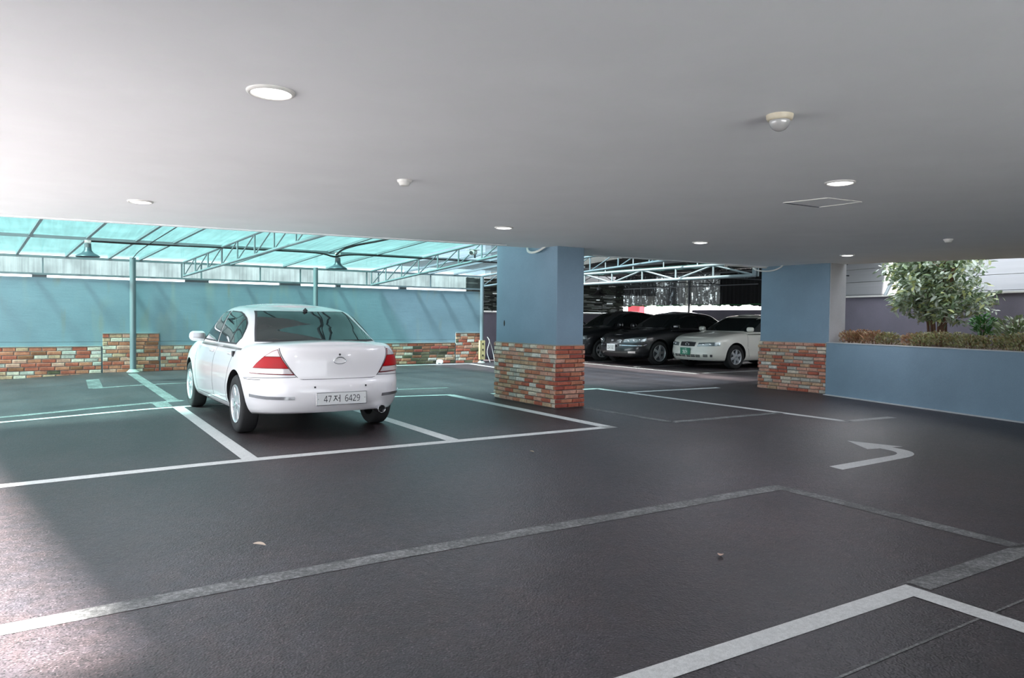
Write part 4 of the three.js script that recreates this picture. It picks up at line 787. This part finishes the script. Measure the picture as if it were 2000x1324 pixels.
// ---------------------------------------------------------------- the white saloon seen from behind
{
  const wb = 2.62, R = -wb / 2, F = wb / 2;
  const c = {
    wb, rear: 0.93, front: 0.85, W: 1.70, p: 9, q: 2.3, wheelR: 0.308, tyreW: 0.185, rimR: 0.205, spokes: 7, paint: M.whitePaint,
    bottom: [[R - 0.93, 0.275], [R - 0.5, 0.25], [R, 0.21], [F, 0.20], [F + 0.5, 0.2], [F + 0.85, 0.24]],
    deck: [[R - 0.93, 0.935], [R - 0.8, 0.952], [R - 0.4, 0.96], [R, 0.945], [R + 0.8, 0.93], [F - 0.3, 0.94], [F + 0.2, 0.87], [F + 0.6, 0.77], [F + 0.85, 0.68]],
    side: [[0, 0.90], [0.06, 0.945], [0.2, 0.985], [0.4, 1], [0.6, 0.995], [0.78, 0.972], [0.88, 0.94], [0.94, 0.905], [0.975, 0.87], [1, 0.81]],
    rearInset: [[0, 0.10], [0.06, 0.06], [0.16, 0.02], [0.3, 0.0], [0.42, 0.012], [0.47, 0.04], [0.52, 0.06], [0.75, 0.065], [0.9, 0.08], [0.95, 0.10], [0.98, 0.13], [1, 0.18]],
    frontInset: [[0, 0.08], [0.3, 0], [0.55, 0.03], [0.8, 0.1], [1, 0.24]],
    belt: 0.88, roof: [[R + 0.0, 1.27], [R + 0.6, 1.345], [R + 1.15, 1.37], [R + 1.7, 1.35], [R + 2.2, 1.26]],
    ghWidth: [[0, 0.80], [0.15, 0.775], [0.4, 0.735], [0.65, 0.685], [0.8, 0.645], [0.88, 0.61], [0.93, 0.575], [0.965, 0.53], [1, 0.43]],
    ghRear: [[0, R - 0.60], [0.18, R - 0.42], [0.5, R - 0.12], [0.75, R + 0.12], [0.88, R + 0.27], [0.95, R + 0.42], [1, R + 0.70]],
    ghFront: [[0, F - 0.02], [0.5, F - 0.55], [0.8, F - 0.9], [0.92, F - 1.08], [1, F - 1.35]], ghP: 7, ghQ: 2.4, roofCrown: 0.028,
    windows: [
      { bottom: [[R + 1.10, 0.945], [R + 2.15, 0.955]], top: [[R + 1.10, 1.285], [R + 1.45, 1.27], [R + 1.75, 1.19], [R + 2.0, 1.06], [R + 2.16, 0.965]] },
      { bottom: [[R + 0.20, 0.945], [R + 1.04, 0.945]], top: [[R + 0.12, 1.0], [R + 0.17, 1.08], [R + 0.25, 1.15], [R + 0.36, 1.21], [R + 0.48, 1.25], [R + 0.62, 1.275], [R + 1.04, 1.288]] }],
    windowTrim: M.seam, rearGlass: { b: [0.645, 0.985], t: [0.50, 1.292] }, windscreen: { b: [0.66, 0.96], t: [0.50, 1.29] },
    mirror: [R + 2.0, 0.93], handles: [[R + 0.32, 0.83], [R + 1.25, 0.825]],
    seams: [[[R + 1.08, 0.955], [R + 1.10, 0.6], [R + 1.08, 0.30]], [[R + 0.14, 0.96], [R + 0.16, 0.85], [R + 0.30, 0.66], [R + 0.40, 0.48], [R + 0.42, 0.30]], [[R + 2.12, 0.95], [R + 2.16, 0.6], [R + 2.08, 0.30]], [[R + 0.42, 0.285], [R + 2.08, 0.285]], [[R - 0.34, 0.60], [R - 0.62, 0.605]]],
    chromeLines: [],
  };
  const { car, S, maps } = carBase(c, 'white saloon car with red tail lights parked in the marked bay', [2.56, 0, -9.48], Math.PI / 2 + 0.012);
  const tR = (z) => z;   // distance round the tail is close to z until the corner
  for (const s of [-1, 1]) {
    const f = (pts) => pts.map(([t, y]) => [s * t, y]);
    const lamp = mesh('tail_light', patch(maps.rear, f([[0.455, 0.655], [1.0, 0.665]]), f([[0.672, 0.908], [0.725, 0.893], [0.80, 0.842], [0.90, 0.765], [1.0, 0.672]]), 0.006, 40, 16), M.redTrim, car);
    mesh('clear_lens', patch(maps.rear, f([[0.618, 0.838], [0.79, 0.838]]), f([[0.668, 0.899], [0.715, 0.887], [0.765, 0.856]]), 0.011, 24, 8), M.clearLens, lamp);
    mesh('red_lens', patch(maps.rear, f([[0.522, 0.724], [0.936, 0.724]]), f([[0.612, 0.832], [0.798, 0.832]]), 0.011, 36, 12), M.redLens, lamp);
    mesh('reversing_lens', patch(maps.rear, f([[0.472, 0.667], [0.985, 0.673]]), f([[0.516, 0.718], [0.94, 0.718]]), 0.011, 36, 8), M.clearLens, lamp);
    mesh('chrome_strip', strip(maps.rear, f([[0.47, 0.43], [0.75, 0.432], [1.0, 0.445]]), 0.030, 0.016), M.chrome, car);
    mesh('sensor', patch(maps.rear, f([[0.655, 0.508], [0.685, 0.508]]), f([[0.655, 0.538], [0.685, 0.538]]), 0.003, 4, 4), M.whitePaint, car);
    mesh('sensor', patch(maps.rear, f([[0.26, 0.525], [0.278, 0.525]]), f([[0.26, 0.543], [0.278, 0.543]]), 0.003, 4, 4), M.seam, car);
    mesh('boot_seam', strip(maps.rear, f([[0.668, 0.922], [0.445, 0.648], [0.415, 0.62]]), 0.007, 0.0015), M.seam, car);
    mesh('bumper_seam', strip(maps.rear, f([[0.44, 0.635], [0.70, 0.628], [1.02, 0.62], [1.15, 0.61]]), 0.006, 0.0015), M.seam, car);
  }
  mesh('boot_seam', strip(maps.rear, [[-0.415, 0.62], [-0.38, 0.612], [0.38, 0.612], [0.415, 0.62]], 0.007, 0.0015), M.seam, car);
  mesh('plate_recess', patch(maps.rear, [[-0.29, 0.345], [0.29, 0.345]], [[-0.335, 0.49], [0.335, 0.49]], 0.0015, 20, 8, 0.004), M.whitePaint, car);
  const tx = plateTex((x) => {
    x.fillStyle = '#1b1d20'; x.font = '86px sans-serif'; x.textBaseline = 'middle'; x.textAlign = 'center'; x.save(); x.scale(0.88, 1.08); x.fillText('47', 112 / 0.88, 57); x.fillText('6429', 372 / 0.88, 57); x.restore();
    strokes(x, [[[176, 34], [214, 34]], [[195, 34], [190, 58], [172, 84]], [[194, 52], [204, 70], [216, 82]], [[219, 56], [236, 56]], [[238, 22], [238, 96]]], 8, '#1b1d20');
    x.fillStyle = '#8a8a88'; for (const k of [14, 506]) { x.beginPath(); x.arc(k, 60, 5, 0, 7); x.fill(); }
  }, '#dfe0e0');
  const pr = maps.rear(0.0, 0.415); plate(car, V3(pr.x - 0.012, 0.415, 0), 0.52, 0.118, -1, tx, M.chrome);
  { // emblem: a ring swept like a tilted drop, with a keyhole above
    const b = maps.rear(0, 0.80); const e = part('emblem', car); e.position.set(b.x - 0.008, 0.795, 0); e.rotation.y = -Math.PI / 2;
    mesh('emblem_ring', tube(Array.from({ length: 24 }, (_, i) => { const t = i / 24 * 2 * Math.PI; return [0.062 * Math.cos(t) * (1 - 0.12 * Math.sin(t)), 0.032 * Math.sin(t), 0]; }), 0.0055, 60, 8, true), M.chrome, e);
    mesh('emblem_arc', tube([[-0.062, 0, 0.003], [-0.03, 0.034, 0.005], [0.03, 0.034, 0.005], [0.062, 0, 0.003]], 0.004, 20, 6), M.chrome, e);
    mesh('keyhole', new THREE.CylinderGeometry(0.011, 0.011, 0.006, 16).rotateX(Math.PI / 2).translate(0, 0.062, 0.001), M.seam, e);
  }
  mesh('exhaust_pipe', new THREE.LatheGeometry([[0.036, 0.12], [0.044, 0.11], [0.044, -0.09], [0.041, -0.095], [0.037, -0.09], [0.036, 0.12]].map(([r, y]) => new THREE.Vector2(r, y)), 28).rotateZ(-Math.PI / 2).translate(S.xr + 0.14, 0.275, 0.46), M.chrome, car);
  mesh('exhaust_bore', new THREE.CylinderGeometry(0.036, 0.036, 0.01, 20).rotateZ(Math.PI / 2).translate(S.xr + 0.16, 0.275, 0.46), M.black, car);
  { const g = maps.gRear(0.03, 1.305); const a = mesh('roof_aerial', new THREE.OctahedronGeometry(0.04, 0).scale(0.5, 0.8, 0.8).translate(g.x - 0.01, g.y + 0.005, g.z), M.seam, car); }
  mesh('quarter_bar', strip(maps.gL, [[R + 0.44, 0.95], [R + 0.36, 1.205]], 0.016, 0.009, 10), M.seam, car);
  { const p = maps.L(R + 0.17, 0.83); mesh('door_guard', box(p.x - 0.03, p.x + 0.03, 0.80, 0.86, p.z - 0.016, p.z + 0.005), M.black, car); }
  mesh('fuel_flap', strip(maps.R, [[R - 0.2, 0.72], [R - 0.06, 0.72], [R - 0.06, 0.86], [R - 0.2, 0.86], [R - 0.2, 0.72]], 0.005, 0.0012), M.seam, car);
}

// ---------------------------------------------------------------- parked cars at the far end (they face -x)
function farCar(o) {
  const wb = o.wb, R = -wb / 2, F = wb / 2, fo = o.front, ro = o.rear, k = o.h / 1.44;
  return {
    wb, rear: ro, front: fo, W: o.W, p: o.p ?? 9, q: 2.3, wheelR: o.wheelR, tyreW: 0.205, rimR: o.rimR, spokes: o.spokes, style: 1, paint: o.paint,
    bottom: [[R - ro, 0.28], [R, 0.21], [F, 0.2], [F + fo, 0.22]],
    deck: [[R - ro, 0.95 * k], [R - 0.4, 0.99 * k], [R, 0.98 * k], [R + 0.8, 0.96 * k], [F - 0.35, 0.96 * k], [F, 0.93 * k], [F + 0.35, 0.875 * k], [F + fo * 0.75, 0.80 * k], [F + fo, 0.72 * k]],
    side: [[0, 0.90], [0.06, 0.945], [0.2, 0.985], [0.4, 1], [0.6, 0.995], [0.78, 0.975], [0.88, 0.95], [0.94, 0.92], [0.975, 0.885], [1, 0.83]],
    rearInset: [[0, 0.08], [0.3, 0], [0.5, 0.05], [0.9, 0.08], [1, 0.16]], frontInset: [[0, 0.10], [0.15, 0.03], [0.3, 0], [0.5, 0.012], [0.56, 0.03], [0.7, 0.05], [0.85, 0.09], [0.94, 0.15], [1, 0.26]],
    belt: 0.91 * k, roof: [[R + 0.1, 1.33 * k], [R + 0.7, 1.41 * k], [R + 1.25, 1.432 * k], [R + 1.8, 1.41 * k], [R + 2.3, 1.32 * k]],
    ghWidth: [[0, 0.475 * o.W], [0.15, 0.455 * o.W], [0.4, 0.43 * o.W], [0.65, 0.40 * o.W], [0.8, 0.375 * o.W], [0.88, 0.355 * o.W], [0.94, 0.33 * o.W], [1, 0.255 * o.W]],
    ghRear: [[0, R - 0.55], [0.5, R - 0.12], [0.8, R + 0.2], [0.93, R + 0.42], [1, R + 0.75]],
    ghFront: [[0, F - 0.02], [0.5, F - 0.62], [0.8, F - 1.0], [0.93, F - 1.2], [1, F - 1.5]], ghP: 8, ghQ: 2.5,
    windows: [
      { bottom: [[R + 1.22, 0.985 * k], [R + 2.22, 1.0 * k]], top: [[R + 1.22, 1.345 * k], [R + 1.55, 1.325 * k], [R + 1.85, 1.24 * k], [R + 2.08, 1.11 * k], [R + 2.23, 1.01 * k]] },
      { bottom: [[R + 0.28, 0.985 * k], [R + 1.14, 0.985 * k]], top: [[R + 0.26, 1.11 * k], [R + 0.4, 1.23 * k], [R + 0.7, 1.32 * k], [R + 1.14, 1.348 * k]] },
      ...(o.quarter ? [{ bottom: [[R - 0.14, 1.0 * k], [R + 0.22, 0.985 * k]], top: [[R - 0.12, 1.005 * k], [R + 0.03, 1.09 * k], [R + 0.21, 1.09 * k]] }] : [])],
    windowTrim: o.trim ?? M.seam, rearGlass: { b: [0.36 * o.W, 1.03 * k], t: [0.29 * o.W, 1.35 * k] }, windscreen: { b: [0.395 * o.W, 1.0 * k], t: [0.32 * o.W, 1.355 * k] },
    mirror: [R + 2.14, 1.0 * k], handles: [[R + 0.42, 0.84 * k], [R + 1.4, 0.835 * k]], handleMat: o.handleMat,
    seams: [[[R + 1.18, 0.97 * k], [R + 1.2, 0.6], [R + 1.18, 0.3]], [[R + 2.24, 0.96 * k], [R + 2.28, 0.6], [R + 2.2, 0.3]], [[R + 0.24, 0.97 * k], [R + 0.34, 0.7], [R + 0.45, 0.48], [R + 0.48, 0.3]]],
    chromeLines: o.chromeLines, mouldings: o.mouldings,
  };
}
function lampsAndGrille(b, o) {
  const { car, maps } = b;
  for (const s of [-1, 1]) {
    const f = (pts) => pts.map(([t, y]) => [s * t, y]);
    const h = mesh('headlight', patch(maps.front, f(o.head[0]), f(o.head[1]), 0.008, 36, 10), M.headLens, car);
    for (const [t, y, r] of o.bulbs) { const p = maps.front(s * t, y), m = mesh('reflector', new THREE.SphereGeometry(r, 16, 10), M.chrome, h); m.position.copy(p); m.scale.set(0.5, 1, 1); }
    if (o.fog) { const h2 = mesh('fog_light', patch(maps.front, f([[o.fog[0], o.fog[2]], [o.fog[1], o.fog[2]]]), f([[o.fog[0], o.fog[3]], [o.fog[1], o.fog[3]]]), 0.006, 10, 6), o.fogMat ?? M.clearLens, car); }
    for (const q of o.slots ?? []) mesh('air_slot', patch(maps.front, f([[q[0], q[2]], [q[1], q[2]]]), f([[q[0], q[3]], [q[1], q[3]]]), 0.003, 8, 3), M.black, car);
    if (o.strip) mesh('chrome_strip', strip(maps.front, f(o.strip), 0.022, 0.01), M.chrome, car);
  }
  const [gw, g0, g1] = o.grille, fr = mesh('grille_frame', patch(maps.front, [[-gw * 0.92, g0], [0, g0 - 0.006], [gw * 0.92, g0]], [[-gw, g1], [0, g1 + 0.006], [gw, g1]], 0.010, 30, 8), o.frameMat, car);
  mesh('grille', patch(maps.front, [[-gw * 0.86, g0 + 0.016], [gw * 0.86, g0 + 0.016]], [[-gw * 0.94, g1 - 0.016], [gw * 0.94, g1 - 0.016]], 0.013, 24, 6), M.black, fr);
  for (let k = 1; k <= (o.bars ?? 0); k++) { const y = mix(g0 + 0.01, g1 - 0.01, k / (o.bars + 1)); mesh('grille_bar', strip(maps.front, [[-gw * 0.9, y], [gw * 0.9, y]], 0.010, 0.02, 20), M.chrome, fr); }
}
// white pearl saloon with the green plate
{
  const o = { wb: 2.7, front: 0.93, rear: 1.05, W: 1.76, h: 1.40, wheelR: 0.312, rimR: 0.20, spokes: 6, paint: M.pearlPaint, mouldings: [[-0.9, 0.95, 0.55, 0.05], [1.72, 1.80, 0.55, 0.05]], p: 9 };
  const b = carBase(farCar(o), 'cream-white saloon car with a green number plate parked beside the black cars', [15.06 + 1.35, 0, -13.68], Math.PI);
  lampsAndGrille(b, { head: [[[0.33, 0.575], [0.95, 0.60]], [[0.36, 0.665], [0.78, 0.685], [0.96, 0.68]]], bulbs: [[0.50, 0.625, 0.03], [0.68, 0.635, 0.03]], grille: [0.265, 0.575, 0.675], frameMat: M.seam, bars: 0, fog: [0.70, 0.76, 0.315, 0.375], fogMat: M.seam, slots: [[0.52, 0.64, 0.315, 0.34], [0.52, 0.64, 0.35, 0.375], ...[0, 1, 2].flatMap((k) => [[0.02 + k * 0.145, 0.15 + k * 0.145, 0.305, 0.33], [0.02 + k * 0.145, 0.15 + k * 0.145, 0.34, 0.365]])] });
  const { car, maps } = b, p = maps.front(0.04, 0.445);
  const tx = plateTex((x) => { x.setTransform(1, 0, 0, 1, 0, 0); x.fillStyle = '#e8f2ea'; x.textAlign = 'center'; x.textBaseline = 'middle'; x.save(); x.scale(1.5, 1); x.font = 'bold 84px sans-serif'; x.fillText('7071', 173, 78); x.restore(); strokes(x, [[[150, 14], [150, 32], [196, 32]], [[230, 14], [230, 34]], [[214, 24], [246, 24]], [[270, 14], [310, 14], [310, 32], [270, 32], [270, 14]], [[340, 16], [372, 30]]], 6, '#e8f2ea'); }, '#1c7a5e');
  plate(car, V3(p.x + 0.012, 0.445, 0.02), 0.335, 0.17, 1, tx, std({ color: C(0.02, 0.2, 0.13), roughness: 0.5 }));
  const e = part('emblem', car), q = maps.front(0, 0.63); e.position.set(q.x + 0.022, 0.627, 0); e.rotation.y = Math.PI / 2; mesh('emblem_ring', tube(Array.from({ length: 20 }, (_, i) => { const t = i / 20 * 6.283; return [0.06 * Math.cos(t), 0.03 * Math.sin(t), 0]; }), 0.007, 50, 8, true), M.chrome, e);
}
// black saloon with white plate
{
  const o = { wb: 2.78, front: 0.97, rear: 1.1, W: 1.86, h: 1.47, wheelR: 0.33, rimR: 0.228, spokes: 5, paint: M.blackPaint, quarter: true };
  const b = carBase(farCar(o), 'black saloon car with chrome grille and white number plate between two parked cars', [14.3 + 1.39, 0, -15.72], Math.PI);
  lampsAndGrille(b, { head: [[[0.42, 0.615], [0.80, 0.62], [1.10, 0.665]], [[0.44, 0.70], [0.80, 0.755], [1.12, 0.775]]], bulbs: [[0.58, 0.665, 0.038], [0.74, 0.68, 0.038], [0.9, 0.7, 0.03]], grille: [0.36, 0.60, 0.735], frameMat: M.chrome, bars: 4, fog: [0.60, 0.80, 0.33, 0.385], strip: [[0.30, 0.54], [0.7, 0.535], [1.02, 0.54], [1.12, 0.58]], slots: [] });
  const { car, maps } = b, p = maps.front(0, 0.49);
  const tx = plateTex((x) => { x.fillStyle = '#3b3d3f'; x.textAlign = 'center'; x.textBaseline = 'middle'; x.save(); x.scale(0.72, 1); x.font = '88px sans-serif'; x.fillText('22', 120, 60); x.fillText('5422', 500, 60); x.restore(); strokes(x, [[[160, 28], [160, 76], [200, 72]], [[206, 50], [226, 50]], [[228, 18], [228, 100]]], 9, '#3b3d3f'); }, '#e2e2e0');
  plate(car, V3(p.x + 0.012, 0.475, 0), 0.335, 0.17, 1, tx, M.chrome);
  const e = part('emblem', car), q = maps.front(0, 0.67); e.position.set(q.x + 0.03, 0.668, 0); e.rotation.y = Math.PI / 2; mesh('emblem_mark', merge([bar([-0.03, -0.028, 0], [-0.018, 0.028, 0], 0.007), bar([0.018, -0.028, 0], [0.03, 0.028, 0], 0.007), bar([-0.024, -0.006, 0], [0.024, 0.006, 0], 0.006)]), M.chrome, e);
}
// black saloon seen from the side
{
  const o = { wb: 2.82, front: 0.95, rear: 1.15, W: 1.86, h: 1.49, wheelR: 0.33, rimR: 0.22, spokes: 7, paint: M.blackPaint, quarter: true, trim: M.chrome, handleMat: M.chrome, chromeLines: [[-1.2, 1.3, 0.5, 0.02]] };
  const b = carBase(farCar(o), 'black saloon car with chrome window trim half hidden by the middle column', [14.1 + 1.41, 0, -17.92], Math.PI);
  lampsAndGrille(b, { head: [[[0.42, 0.62], [1.0, 0.66]], [[0.44, 0.72], [1.0, 0.76]]], bulbs: [[0.6, 0.67, 0.04]], grille: [0.36, 0.58, 0.74], frameMat: M.chrome, bars: 5, slots: [] });
}

renderer.render(scene, camera);
